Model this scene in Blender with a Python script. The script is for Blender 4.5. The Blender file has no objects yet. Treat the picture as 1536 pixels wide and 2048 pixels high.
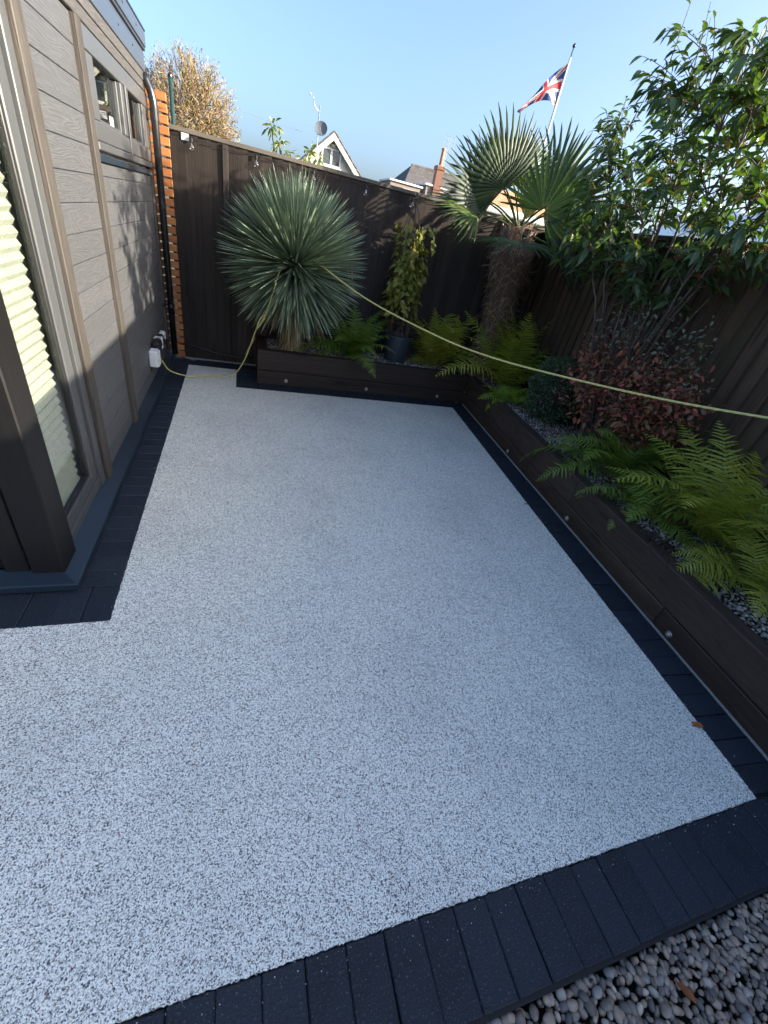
import bpy, bmesh, math, random
import numpy as np
from mathutils import Vector, Matrix, Quaternion
random.seed(7)
RNG = np.random.default_rng(7)
R_ = math.radians
scene = bpy.context.scene
C = scene.collection

# ------------------------------------------------------------------ camera
cam_data = bpy.data.cameras.new('camera')
cam = bpy.data.objects.new('camera', cam_data)
C.objects.link(cam)
scene.camera = cam
CAM_H = 1.48
PITCH, ROLL, YAW, FOCAL = 0.582763, 0.229734, -0.402414, 823.80
def _cam_rows():
    cy, sy = math.cos(YAW), math.sin(YAW)
    Rz = np.array([[cy, sy, 0], [-sy, cy, 0], [0, 0, 1]])
    B = np.array([[1, 0, 0], [0, 0, -1], [0, 1, 0]], float)
    c, s = math.cos(PITCH), math.sin(PITCH)
    P = np.array([[1, 0, 0], [0, c, -s], [0, s, c]])
    c, s = math.cos(ROLL), math.sin(ROLL)
    Q = np.array([[c, -s, 0], [s, c, 0], [0, 0, 1]])
    return Q @ P @ B @ Rz
_r = _cam_rows()
cam.matrix_world = Matrix(((_r[0][0], -_r[1][0], -_r[2][0], 0), (_r[0][1], -_r[1][1], -_r[2][1], 0),
                           (_r[0][2], -_r[1][2], -_r[2][2], CAM_H), (0, 0, 0, 1)))
cam_data.sensor_fit = 'HORIZONTAL'
cam_data.sensor_width = 36.0
cam_data.lens = 36.0 * FOCAL / 1536.0
cam_data.clip_start = 0.02
cam_data.clip_end = 1000

# ------------------------------------------------------------------ sky, sun, exposure
SUN_EL = R_(16.8)
to_sun = Vector((0.905, -0.425, 0)).normalized() * math.cos(SUN_EL) + Vector((0, 0, math.sin(SUN_EL)))
world = bpy.data.worlds.new('World')
scene.world = world
world.use_nodes = True
nt = world.node_tree
sky = nt.nodes.new('ShaderNodeTexSky')
sky.sky_type = 'NISHITA'
sky.sun_disc = False
sky.sun_elevation = SUN_EL
sky.sun_rotation = math.atan2(to_sun.x, to_sun.y)
sky.air_density = 0.8
sky.dust_density = 5.2
sky.ozone_density = 3.2
nt.nodes['Background'].inputs[1].default_value = 0.15
nt.links.new(sky.outputs[0], nt.nodes['Background'].inputs[0])
sun_data = bpy.data.lights.new('sun', 'SUN')
sun_data.energy = 5.0
sun_data.angle = R_(0.6)
sun_data.color = (1.0, 0.90, 0.74)
sun = bpy.data.objects.new('sun', sun_data)
C.objects.link(sun)
sun.location = to_sun * 60
sun.rotation_euler = (-to_sun).to_track_quat('-Z', 'Y').to_euler()
scene.view_settings.view_transform = 'Standard'
scene.view_settings.look = 'None'
scene.view_settings.exposure = 1.86
scene.view_settings.gamma = 1.0
scene.cycles.use_denoising = True
scene.cycles.max_bounces = 8
scene.cycles.transparent_max_bounces = 16
scene.cycles.sample_clamp_indirect = 6.0

# ------------------------------------------------------------------ helpers
ORG = {}
def link(o, parent=None, org=None):
    C.objects.link(o)
    if parent is not None:
        o.parent = parent
        ORG[o.name] = ORG[parent.name]
    else:
        ORG[o.name] = Vector(org) if org is not None else Vector((0, 0, 0))
        o.location = ORG[o.name]
    return o
def tag(o, label=None, cat=None, group=None, kind=None):
    if label: o['label'] = label
    if cat: o['category'] = cat
    if group: o['group'] = group
    if kind: o['kind'] = kind
    return o
def thing(name, label, cat, loc=(0, 0, 0), group=None):
    o = bpy.data.objects.new(name, None)
    o.empty_display_size = 0.1
    link(o, None, loc)
    return tag(o, label, cat, group)
class MB:
    """collects world-space geometry, builds ONE mesh object"""
    def __init__(s):
        s.v = []; s.f = []; s.t = []; s.m = []; s.tint = 0.5; s.mi = 0
    def add(s, verts, faces, tint=None):
        n = len(s.v)
        s.v.extend([tuple(p) for p in verts])
        tt = s.tint if tint is None else tint
        s.t.extend([tt] * len(verts))
        s.f.extend([tuple(i + n for i in f) for f in faces])
        s.m.extend([s.mi] * len(faces))
        return s
    def box(s, a, b, M=None, tint=None):
        x0, y0, z0 = a; x1, y1, z1 = b
        vs = [Vector(p) for p in ((x0,y0,z0),(x1,y0,z0),(x1,y1,z0),(x0,y1,z0),(x0,y0,z1),(x1,y0,z1),(x1,y1,z1),(x0,y1,z1))]
        if M is not None: vs = [M @ p for p in vs]
        return s.add(vs, [(0,3,2,1),(4,5,6,7),(0,1,5,4),(1,2,6,5),(2,3,7,6),(3,0,4,7)], tint)
    def bbox(s, a, b, r=0.004, M=None, tint=None):
        """box with chamfered edges"""
        x0, y0, z0 = a; x1, y1, z1 = b
        if min(x1-x0, y1-y0, z1-z0) < 2.2*r: r = min(x1-x0, y1-y0, z1-z0)/2.5
        vs = []; X = (x0, x1); Y = (y0, y1); Z = (z0, z1); idx = {}
        for i in (0,1):
            for j in (0,1):
                for k in (0,1):
                    sx, sy, sz = (1-2*i)*r, (1-2*j)*r, (1-2*k)*r
                    for ax in range(3):
                        p = [X[i], Y[j], Z[k]]
                        o = [sx, sy, sz]
                        for q in range(3):
                            if q != ax: p[q] += o[q]
                        idx[(i,j,k,ax)] = len(vs); vs.append(Vector(p))
        F = []
        for ax in range(3):
            for e in (0,1):
                q = []
                for (u, w) in ((0,0),(1,0),(1,1),(0,1)):
                    c = [0,0,0]; c[ax] = e; o2 = [i for i in range(3) if i != ax]
                    c[o2[0]] = u; c[o2[1]] = w
                    q.append(idx[(*c, ax)])
                F.append(q)
        for ax in range(3):   # edge chamfers along axis ax
            o2 = [i for i in range(3) if i != ax]
            for u in (0,1):
                for w in (0,1):
                    c0 = [0,0,0]; c0[o2[0]] = u; c0[o2[1]] = w
                    c1 = list(c0); c1[ax] = 1
                    F.append([idx[(*c0,o2[0])], idx[(*c1,o2[0])], idx[(*c1,o2[1])], idx[(*c0,o2[1])]])
        for i in (0,1):
            for j in (0,1):
                for k in (0,1):
                    F.append([idx[(i,j,k,0)], idx[(i,j,k,1)], idx[(i,j,k,2)]])
        if M is not None: vs = [M @ p for p in vs]
        return s.add(vs, F, tint)
    def tube(s, pts, radii, n=6, cap=True, tint=None):
        pts = [Vector(p) for p in pts]
        if not hasattr(radii, '__len__'): radii = [radii] * len(pts)
        vs = []; up = Vector((0.13, 0.27, 0.95)); prev = None
        for i, p in enumerate(pts):
            d = (pts[min(i+1, len(pts)-1)] - pts[max(i-1, 0)])
            if d.length < 1e-9: d = Vector((0,0,1))
            d.normalize()
            a = (prev - d * prev.dot(d)) if prev is not None else d.cross(up)
            if a.length < 1e-5: a = d.orthogonal()
            a.normalize(); prev = a
            b = d.cross(a)
            for k in range(n):
                t = 2*math.pi*k/n
                vs.append(p + (a*math.cos(t) + b*math.sin(t)) * radii[i])
        F = []
        for i in range(len(pts)-1):
            for k in range(n):
                k2 = (k+1) % n
                F.append((i*n+k, i*n+k2, (i+1)*n+k2, (i+1)*n+k))
        if cap:
            F.append(tuple(range(n-1, -1, -1))); F.append(tuple(range((len(pts)-1)*n, len(pts)*n)))
        return s.add(vs, F, tint)
    def lathe(s, c, prof, n=16, axis='Z', tint=None):
        c = Vector(c); vs = []; F = []
        for (r, z) in prof:
            for k in range(n):
                t = 2*math.pi*k/n
                if axis == 'Z': q = Vector((r*math.cos(t), r*math.sin(t), z))
                elif axis == 'X': q = Vector((z, r*math.cos(t), r*math.sin(t)))
                else: q = Vector((r*math.cos(t), z, r*math.sin(t)))
                vs.append(c+q)
        for i in range(len(prof)-1):
            for k in range(n):
                k2 = (k+1) % n
                F.append((i*n+k, i*n+k2, (i+1)*n+k2, (i+1)*n+k))
        F.append(tuple(range(n-1,-1,-1))); F.append(tuple(range((len(prof)-1)*n, len(prof)*n)))
        return s.add(vs, F, tint)
    def mesh(s, name, mats, org=Vector((0,0,0)), smooth=False):
        me = bpy.data.meshes.new(name)
        v = np.array(s.v, dtype=np.float64).reshape(-1, 3) - np.array(org)
        me.from_pydata(v.tolist(), [], s.f)
        at = me.attributes.new('tint', 'FLOAT', 'POINT')
        at.data.foreach_set('value', np.array(s.t, dtype=np.float32))
        mats = mats if isinstance(mats, (list, tuple)) else [mats]
        for m in mats: me.materials.append(m)
        if len(mats) > 1: me.polygons.foreach_set('material_index', np.array(s.m, dtype=np.int32))
        if smooth: me.polygons.foreach_set('use_smooth', np.ones(len(me.polygons), dtype=bool))
        me.update()
        return me
    def build(s, name, mats, parent=None, org=None, smooth=False):
        o_ = ORG[parent.name] if parent is not None else (Vector(org) if org is not None else Vector((0,0,0)))
        me = s.mesh(name, mats, o_, smooth)
        return link(bpy.data.objects.new(name, me), parent, o_)
def place(name, me, parent, M):
    """an object sharing mesh data under a parent, placed by a world matrix (parents only translate)"""
    o = bpy.data.objects.new(name, me)
    C.objects.link(o)
    o.parent = parent
    ORG[o.name] = ORG[parent.name]
    o.matrix_basis = Matrix.Translation(-ORG[parent.name]) @ M
    return o
def mesh_np(name, v, f, mat, tint=None, smooth=True):
    """fast mesh from numpy verts (n,3) and equal-size faces (m,k)"""
    me = bpy.data.meshes.new(name)
    v = np.asarray(v, np.float32); f = np.asarray(f, np.int32)
    k = f.shape[1]
    me.vertices.add(len(v)); me.vertices.foreach_set('co', v.ravel())
    me.loops.add(f.size); me.loops.foreach_set('vertex_index', f.ravel())
    me.polygons.add(len(f)); me.polygons.foreach_set('loop_start', np.arange(0, f.size, k, dtype=np.int32))
    me.update(calc_edges=True)
    if tint is not None:
        at = me.attributes.new('tint', 'FLOAT', 'POINT'); at.data.foreach_set('value', np.asarray(tint, np.float32))
    me.materials.append(mat)
    if smooth: me.polygons.foreach_set('use_smooth', np.ones(len(f), dtype=bool))
    me.validate()
    return me
def basis(origin, ydir, zdir):
    y = Vector(ydir).normalized(); z = Vector(zdir); z = (z - y*z.dot(y))
    if z.length < 1e-6: z = y.orthogonal()
    z.normalize(); x = y.cross(z)
    return Matrix(((x.x, y.x, z.x, origin[0]), (x.y, y.y, z.y, origin[1]), (x.z, y.z, z.z, origin[2]), (0,0,0,1)))
def bez(p0, p1, p2, n=8):
    p0, p1, p2 = Vector(p0), Vector(p1), Vector(p2)
    return [p0*(1-t)**2 + p1*2*t*(1-t) + p2*t*t for t in [i/(n-1) for i in range(n)]]

# ------------------------------------------------------------------ materials
class NT:
    def __init__(s, name):
        s.mat = bpy.data.materials.new(name); s.mat.use_nodes = True
        s.n = s.mat.node_tree.nodes; s.l = s.mat.node_tree.links
        s.b = s.n['Principled BSDF']
    def node(s, t, **kw):
        n = s.n.new(t)
        for k, v in kw.items():
            if k.startswith('i_'):
                n.inputs[int(k[2:]) if k[2:].isdigit() else k[2:].replace('_', ' ')].default_value = v
            else: setattr(n, k, v)
        return n
    def lk(s, a, b): s.l.new(a, b); return s
    def coord(s, which='Object', scale=(1,1,1), loc=None):
        tc = s.node('ShaderNodeTexCoord'); mp = s.node('ShaderNodeMapping')
        mp.inputs['Scale'].default_value = scale
        if loc is not None: s.lk(loc, mp.inputs['Location'])
        s.lk(tc.outputs[which], mp.inputs[0]); return mp.outputs[0]
    def objrand(s): return s.node('ShaderNodeObjectInfo').outputs['Random']
    def noise(s, vec, scale, detail=4, rough=0.55, dist=0.0):
        n = s.node('ShaderNodeTexNoise'); n.inputs['Scale'].default_value = scale; n.inputs['Detail'].default_value = detail
        n.inputs['Roughness'].default_value = rough; n.inputs['Distortion'].default_value = dist
        if vec is not None: s.lk(vec, n.inputs['Vector'])
        return n.outputs[0]
    def ramp(s, fac, stops, interp='LINEAR'):
        r = s.node('ShaderNodeValToRGB'); r.color_ramp.interpolation = interp
        e = r.color_ramp.elements
        while len(e) < len(stops): e.new(0.5)
        for i, (p, c) in enumerate(stops):
            e[i].position = p; e[i].color = (*c, 1) if len(c) == 3 else c
        s.lk(fac, r.inputs[0]); return r.outputs[0]
    def mix(s, fac, a, b, mode='MIX'):
        m = s.node('ShaderNodeMix', data_type='RGBA', blend_type=mode)
        for inp, val in ((m.inputs[0], fac), (m.inputs[6], a), (m.inputs[7], b)):
            if hasattr(val, 'is_linked') or hasattr(val, 'links'): s.lk(val, inp)
            elif isinstance(val, (int, float)): inp.default_value = val
            else: inp.default_value = (*val, 1) if len(val) == 3 else val
        return m.outputs[2]
    def math(s, op, a, b=0.0):
        m = s.node('ShaderNodeMath', operation=op)
        for inp, val in ((m.inputs[0], a), (m.inputs[1], b)):
            if isinstance(val, (int, float)): inp.default_value = val
            else: s.lk(val, inp)
        return m.outputs[0]
    def bump(s, h, strength=0.3, dist=0.01):
        b = s.node('ShaderNodeBump'); b.inputs['Strength'].default_value = strength; b.inputs['Distance'].default_value = dist
        s.lk(h, b.inputs['Height']); s.lk(b.outputs[0], s.b.inputs['Normal']); return s
    def base(s, c):
        if isinstance(c, tuple): s.b.inputs['Base Color'].default_value = (*c, 1)
        else: s.lk(c, s.b.inputs['Base Color'])
        return s
    def set(s, **kw):
        for k, v in kw.items(): s.b.inputs[k.replace('_', ' ')].default_value = v
        return s
def plain(name, col, rough=0.5, metal=0.0, var=0.12, scale=40, spec=0.5):
    m = NT(name); v = m.coord('Object'); n = m.noise(v, scale, 3)
    m.base(m.mix(m.ramp(n, [(0.3, (0,0,0)), (0.7, (1,1,1))]), tuple(c*(1-var) for c in col), tuple(min(1, c*(1+var)) for c in col)))
    m.set(Roughness=rough, Metallic=metal); m.b.inputs['Specular IOR Level'].default_value = spec
    return m.mat
def wood(name, dark, light, axis='Z', rough=0.65, bump=0.25, knots=True, spec=0.35, scale=1.0, green=None):
    """sawn timber: long fibres along one axis, knots, each board its own tone and offset"""
    m = NT(name)
    rnd = m.objrand()
    off = m.node('ShaderNodeCombineXYZ')
    m.lk(m.math('MULTIPLY', rnd, 37.0), off.inputs[0]); m.lk(m.math('MULTIPLY', rnd, 91.0), off.inputs[1]); m.lk(m.math('MULTIPLY', rnd, 53.0), off.inputs[2])
    sc = {'X': (1.2, 26, 26), 'Y': (26, 1.2, 26), 'Z': (26, 26, 1.2)}[axis]
    v = m.coord('Object', tuple(x*scale for x in sc), off.outputs[0])
    g = m.noise(v, 1.6, 6, 0.62, 0.9)
    v2 = m.coord('Object', tuple(x*0.18*scale for x in sc), off.outputs[0])
    g2 = m.noise(v2, 1.3, 3, 0.5, 0.3)
    fac = m.math('ADD', m.math('MULTIPLY', g, 0.75), m.math('MULTIPLY', g2, 0.5))
    col = m.ramp(fac, [(0.38, dark), (0.82, light)])
    col = m.mix(m.math('MULTIPLY', rnd, 0.55), col, tuple(c*0.55 for c in dark), 'MIX')
    h = g
    if knots:
        sk = {'X': (1.6, 9, 9), 'Y': (9, 1.6, 9), 'Z': (9, 9, 1.6)}[axis]
        vk = m.coord('Object', sk, off.outputs[0])
        vo = m.node('ShaderNodeTexVoronoi'); vo.inputs['Scale'].default_value = 0.9
        m.lk(vk, vo.inputs['Vector'])
        k = m.ramp(vo.outputs['Distance'], [(0.06, (1,1,1)), (0.16, (0,0,0))])
        col = m.mix(m.math('MULTIPLY', k, 0.75), col, tuple(c*0.3 for c in dark))
    if green is not None:
        vg = m.coord('Object', (3, 3, 0.8), off.outputs[0])
        gn = m.ramp(m.noise(vg, 1.2, 4, 0.6, 0.4), [(0.5, (0,0,0)), (0.75, (1,1,1))])
        col = m.mix(m.math('MULTIPLY', gn, 0.7), col, green)
    m.base(col).set(Roughness=rough); m.b.inputs['Specular IOR Level'].default_value = spec
    m.bump(h, bump, 0.004)
    return m.mat
def leafmat(name, stops, rough=0.45, trans=0.35, transcol=(1.25, 1.3, 0.6), spec=0.4):
    """leaf: tint attribute picks the leaf's own colour; light also passes through the blade"""
    m = NT(name)
    a = m.node('ShaderNodeAttribute', attribute_name='tint')
    col = m.ramp(a.outputs['Fac'], stops)
    n = m.noise(m.coord('Object'), 60, 2)
    col = m.mix(0.35, col, m.ramp(n, [(0.25, (0.45,0.45,0.45)), (0.75, (1.35,1.35,1.35))]), 'MULTIPLY')
    m.base(col).set(Roughness=rough); m.b.inputs['Specular IOR Level'].default_value = spec
    tr = m.node('ShaderNodeBsdfTranslucent')
    m.lk(m.mix(1.0, col, transcol, 'MULTIPLY'), tr.inputs[0])
    ms = m.node('ShaderNodeMixShader'); ms.inputs[0].default_value = trans
    m.lk(m.b.outputs[0], ms.inputs[1]); m.lk(tr.outputs[0], ms.inputs[2])
    m.lk(ms.outputs[0], m.n['Material Output'].inputs[0])
    return m.mat
def glassmat(name, tint=(0.93, 0.96, 0.95), ior=1.52, extra=0.0):
    m = NT(name); m.n.remove(m.b)
    tr = m.node('ShaderNodeBsdfTransparent'); tr.inputs[0].default_value = (*tint, 1)
    gl = m.node('ShaderNodeBsdfGlossy'); gl.inputs['Roughness'].default_value = 0.0
    lw = m.node('ShaderNodeLayerWeight'); lw.inputs[0].default_value = 0.5
    f = m.math('MINIMUM', m.math('ADD', m.math('MULTIPLY', m.math('POWER', lw.outputs['Facing'], 5.0), 0.9), 0.045+extra), 1.0)
    ms = m.node('ShaderNodeMixShader'); m.lk(f, ms.inputs[0]); m.lk(tr.outputs[0], ms.inputs[1]); m.lk(gl.outputs[0], ms.inputs[2])
    m.lk(ms.outputs[0], m.n['Material Output'].inputs[0])
    return m.mat

def resin_material():
    m = NT('resin_bound_stone'); v = m.coord('Object')
    wv = m.node('ShaderNodeVectorMath', operation='ADD')
    nz = m.node('ShaderNodeTexNoise'); nz.inputs['Scale'].default_value = 160; nz.inputs['Detail'].default_value = 2
    m.lk(v, nz.inputs['Vector'])
    sub = m.node('ShaderNodeVectorMath', operation='SCALE'); sub.inputs['Scale'].default_value = 0.004
    m.lk(nz.outputs['Color'], sub.inputs[0]); m.lk(v, wv.inputs[0]); m.lk(sub.outputs[0], wv.inputs[1])
    vo = m.node('ShaderNodeTexVoronoi'); vo.inputs['Scale'].default_value = 340; vo.inputs['Randomness'].default_value = 1.0
    m.lk(wv.outputs[0], vo.inputs['Vector'])
    sep = m.node('ShaderNodeSeparateColor'); m.lk(vo.outputs['Color'], sep.inputs[0])
    stone = m.ramp(sep.outputs[0], [(0.0, (0.045,0.050,0.055)), (0.08, (0.10,0.108,0.11)), (0.14, (0.27,0.275,0.26)), (0.26, (0.53,0.535,0.48)), (0.40, (0.74,0.745,0.675)),
                                    (0.65, (0.86,0.86,0.78)), (1.0, (0.95,0.945,0.86))])
    brown = m.ramp(sep.outputs[1], [(0.965, (0,0,0)), (0.985, (1,1,1))])
    stone = m.mix(brown, stone, (0.30, 0.17, 0.12))
    # resin-filled gaps between the stones
    gap = m.ramp(vo.outputs['Distance'], [(0.50, (1,1,1)), (0.9, (0.52,0.52,0.51))])
    col = m.mix(1.0, stone, gap, 'MULTIPLY')
    # faint trowel patches and dust
    big = m.ramp(m.noise(v, 1.7, 5, 0.62), [(0.28, (0.86,0.865,0.88)), (0.5, (1.0,1.0,1.0)), (0.75, (1.07,1.06,1.04))])
    col = m.mix(1.0, col, big, 'MULTIPLY')
    m.base(col).set(Roughness=0.42)
    m.b.inputs['Specular IOR Level'].default_value = 0.45
    m.bump(m.ramp(vo.outputs['Distance'], [(0.0, (1,1,1)), (0.8, (0,0,0))]), 0.5, 0.003)
    return m.mat
def paver_material():
    m = NT('charcoal_paver')
    rnd = m.objrand(); off = m.node('ShaderNodeCombineXYZ')
    m.lk(m.math('MULTIPLY', rnd, 71.0), off.inputs[0]); m.lk(m.math('MULTIPLY', rnd, 33.0), off.inputs[1])
    v = m.coord('Object', (1,1,1), off.outputs[0])
    n1 = m.noise(v, 9, 5, 0.6); n2 = m.noise(v, 170, 4, 0.65)
    col = m.ramp(n1, [(0.3, (0.0040,0.0080,0.0150)), (0.75, (0.0095,0.0165,0.0275))])  # charcoal base, with the blue of the reflected sky put into the colour
    col = m.mix(m.math('MULTIPLY', rnd, 0.75), col, (0.014,0.021,0.032))
    sp = m.ramp(n2, [(0.58, (0,0,0)), (0.70, (1,1,1))])
    col = m.mix(m.math('MULTIPLY', sp, 0.6), col, (0.15,0.175,0.20))
    # pale dusty scuffs
    sc = m.ramp(m.noise(v, 26, 6, 0.7, 0.5), [(0.66, (0,0,0)), (0.80, (1,1,1))])
    col = m.mix(m.math('MULTIPLY', sc, 0.42), col, (0.17,0.175,0.18))
    m.base(col).set(Roughness=0.55); m.b.inputs['Specular IOR Level'].default_value = 0.4
    m.bump(n2, 0.9, 0.005)
    return m.mat
def cladding_material(name, dark, light, axis='Y'):
    """embossed cathedral wood grain on composite boards"""
    m = NT(name)
    rnd = m.objrand(); off = m.node('ShaderNodeCombineXYZ')
    m.lk(m.math('MULTIPLY', rnd, 17.0), off.inputs[1]); m.lk(m.math('MULTIPLY', rnd, 7.0), off.inputs[2])
    sc = (1, 0.65, 7.0) if axis == 'Y' else (1, 7.0, 0.65)
    v = m.coord('Object', sc, off.outputs[0])
    nd = m.noise(v, 1.7, 2, 0.5, 0.0)
    rings = m.math('MULTIPLY', nd, 150.0)
    w = m.math('SINE', rings)
    fine = m.noise(m.coord('Object', (1, 10, 160) if axis == 'Y' else (1, 160, 10), off.outputs[0]), 1.0, 3, 0.6)
    h = m.math('ADD', m.math('MULTIPLY', w, 0.5), m.math('MULTIPLY', fine, 1.0))
    col = m.ramp(m.math('ADD', m.math('MULTIPLY', w, 0.13), m.math('MULTIPLY', fine, 0.95)), [(0.15, dark), (0.85, light)])
    col = m.mix(m.math('MULTIPLY', rnd, 0.25), col, tuple(c*0.75 for c in dark))
    m.base(col).set(Roughness=0.5); m.b.inputs['Specular IOR Level'].default_value = 0.45
    m.bump(h, 0.30, 0.003)
    return m.mat
def pebble_material(name, stops):
    m = NT(name)
    a = m.node('ShaderNodeAttribute', attribute_name='tint')
    col = m.ramp(a.outputs['Fac'], stops)
    n = m.noise(m.coord('Object'), 90, 4)
    col = m.mix(0.5, col, m.ramp(n, [(0.3, (0.6,0.6,0.6)), (0.7, (1.25,1.25,1.25))]), 'MULTIPLY')
    m.base(col).set(Roughness=0.55)
    return m.mat

M = {}
M['resin'] = resin_material()
M['paver'] = paver_material()
M['bed'] = plain('dark_jointing_sand', (0.016, 0.016, 0.017), 0.9, var=0.4, scale=300)
M['mortar'] = plain('pale_mortar', (0.20, 0.19, 0.17), 0.9, var=0.3, scale=120)
M['earth'] = plain('lawn_and_earth', (0.05, 0.06, 0.028), 0.95, var=0.4, scale=3)
M['soil'] = plain('dark_soil', (0.018, 0.014, 0.011), 0.95, var=0.5, scale=60)
M['sleeper'] = wood('stained_sleeper', (0.014, 0.0088, 0.0065), (0.060, 0.038, 0.027), 'X', 0.62, 0.35)
M['sleeper_y'] = wood('stained_sleeper_long', (0.018, 0.0115, 0.0085), (0.075, 0.049, 0.036), 'Y', 0.62, 0.35)
M['fence'] = wood('brown_stained_fence', (0.011, 0.0078, 0.0062), (0.052, 0.037, 0.029), 'Z', 0.7, 0.4)
M['fence2'] = wood('weathered_brown_fence', (0.036, 0.021, 0.0145), (0.135, 0.084, 0.056), 'Z', 0.75, 0.45, green=(0.085, 0.082, 0.032))
M['cap'] = wood('weathered_cap_rail', (0.05, 0.042, 0.034), (0.14, 0.12, 0.10), 'X', 0.75, 0.3)
M['cap2'] = wood('weathered_cap_rail_long', (0.03, 0.024, 0.018), (0.10, 0.085, 0.07), 'Y', 0.75, 0.3)
M['cedar'] = wood('oiled_cedar', (0.26, 0.085, 0.025), (0.50, 0.21, 0.07), 'X', 0.55, 0.25)
M['clad'] = cladding_material('grey_composite_cladding', (0.053, 0.054, 0.057), (0.088, 0.089, 0.091))
M['clad_band'] = cladding_material('grey_composite_band', (0.040, 0.036, 0.032), (0.10, 0.090, 0.080))
M['trim'] = wood('brown_composite_trim', (0.013, 0.011, 0.0095), (0.082, 0.071, 0.060), 'Z', 0.65, 0.8, knots=False, scale=2.6)
M['post'] = wood('dark_corner_post', (0.0040, 0.0040, 0.0040), (0.011, 0.0098, 0.009), 'Z', 0.5, 0.3, knots=False)
M['alu'] = plain('grey_powder_coat', (0.058, 0.061, 0.063), 0.36, var=0.05, spec=0.5)
M['alu_dark'] = plain('slate_blue_flashing', (0.012, 0.021, 0.031), 0.33, var=0.18, scale=180, spec=0.5)
M['fascia'] = plain('grey_metal_fascia', (0.055, 0.065, 0.082), 0.28, 0.3, var=0.1, spec=0.5)
M['fascia_dark'] = plain('black_drip_edge', (0.018, 0.018, 0.02), 0.4, var=0.1)
M['black'] = plain('black_plastic', (0.012, 0.012, 0.013), 0.35, var=0.15)
M['pipe'] = plain('black_rainwater_pipe', (0.012, 0.0125, 0.014), 0.22, var=0.1, spec=0.6)
M['white'] = plain('white_plastic', (0.55, 0.57, 0.57), 0.4, var=0.06)
M['steel'] = plain('brushed_steel', (0.42, 0.40, 0.36), 0.3, 0.9, var=0.1, scale=200)
M['lens'] = plain('frosted_lens', (0.42, 0.40, 0.33), 0.35, var=0.1)
M['glass'] = glassmat('clear_glazing')
M['bulbglass'] = glassmat('bulb_glass', (0.96, 0.96, 0.95), 1.5, 0.06)
M['interior'] = plain('shed_interior', (0.30, 0.29, 0.27), 0.8)
M['dark'] = plain('dark_interior', (0.03, 0.03, 0.032), 0.8)
# ================================================================== THE SETTING
def sheet(name, pts, z, mat, label=None):
    mb = MB(); mb.add([(x, y, z) for x, y in pts], [tuple(range(len(pts)))])
    o = mb.build(name, mat); o['kind'] = 'structure'
    return o
sheet('ground', [(-150, -60), (150, -60), (150, 260), (-150, 260)], -0.09, M['earth'])

# right-hand planter face runs slightly askew to the shed
def xr(y): return 2.04 + 0.104*y          # planter face
def xe(y): return 1.828 + 0.1114*y        # resin edge
def xf(y): return 2.875 + 0.072*y         # fence face
RESIN = [(-2.6, 0.192), (xe(0.192), 0.192), (xe(4.113), 4.113), (-0.049, 4.126), (-0.05, 4.656), (-0.508, 4.658), (-0.50, 1.311), (-2.6, 1.300)]
def ragged(pts, step, amp):
    out = []
    for i, a in enumerate(pts):
        b = pts[(i+1) % len(pts)]
        L = math.hypot(b[0]-a[0], b[1]-a[1]); n = max(1, int(L/step))
        nx, ny = (b[1]-a[1])/L, -(b[0]-a[0])/L
        for k in range(n):
            t = k/n; j = random.uniform(-amp, amp) if k else 0
            out.append((a[0]+(b[0]-a[0])*t+nx*j, a[1]+(b[1]-a[1])*t+ny*j))
    return out
rp = ragged(RESIN, 0.005, 0.0022)
mb = MB(); n = len(rp)
mb.add([(x, y, 0.004) for x, y in rp] + [(x, y, -0.03) for x, y in rp], [tuple(range(n))] + [((i+1) % n, i, n+i, n+(i+1) % n) for i in range(n)])
tag(mb.build('patio', M['resin']), kind='structure')
# sub-base under the block edging
edging = sheet('paved_edging', [(-2.6, -0.02), (2.30, -0.02), (xr(4.3), 4.34), (0.15, 4.34), (0.15, 4.93), (-0.74, 4.93), (-0.74, 1.52), (-2.6, 1.52)], -0.012, M['bed'])
bm = MB().bbox((-0.0498, -0.0990, -0.05), (0.0498, 0.0990, 0.0), 0.0034).mesh('brick', M['paver'])
def lay(cx, cy, ang, sx=1.0, sy=1.0):
    z = 0.0045 + random.uniform(-0.0018, 0.0018); cx += random.uniform(-.0012, .0012); cy += random.uniform(-.0012, .0012)
    Mx = Matrix.Translation((cx, cy, z)) @ Matrix.Rotation(ang + random.uniform(-0.010, 0.010), 4, 'Z') @ Matrix.Rotation(random.uniform(-0.004, 0.004), 4, 'X') @ Matrix.Diagonal((sx, sy, 1, 1))
    place('brick', bm, edging, Mx)
P_ = 0.1012
x = 2.22
while x > -0.9: lay(x, 0.0905 + random.uniform(-0.001, 0.001), 0); x -= P_          # front row
y = 0.245
while y < 4.10:                                                                      # along the side planter
    lay((xe(y)+xr(y))/2, y, math.pi/2 - 0.1, 1.0, (xr(y)-xe(y)-0.008)/0.2); y += P_
lay((xe(4.2)+xr(4.2))/2, 4.165, math.pi/2-0.05, 1.0, 1.0); lay((xe(4.28)+xr(4.28))/2, 4.27, math.pi/2-0.05, 1.0, 1.0)
x = 2.24
while x > 0.16: lay(x, 4.221, 0); x -= P_                                             # below the back planter
y = 4.175
while y < 4.62: lay(0.049, y, math.pi/2); y += P_                                     # beside the back planter's end
x = 0.09
while x > -0.46: lay(x, 4.762, 0); x -= P_                                            # foot of the fence
y = 1.56
while y < 4.86: lay(-0.603, y, math.pi/2); y += P_                                    # along the shed
x = -0.553
while x > -1.7: lay(x, 1.408, 0); x -= P_                                             # in front of the shed
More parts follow.
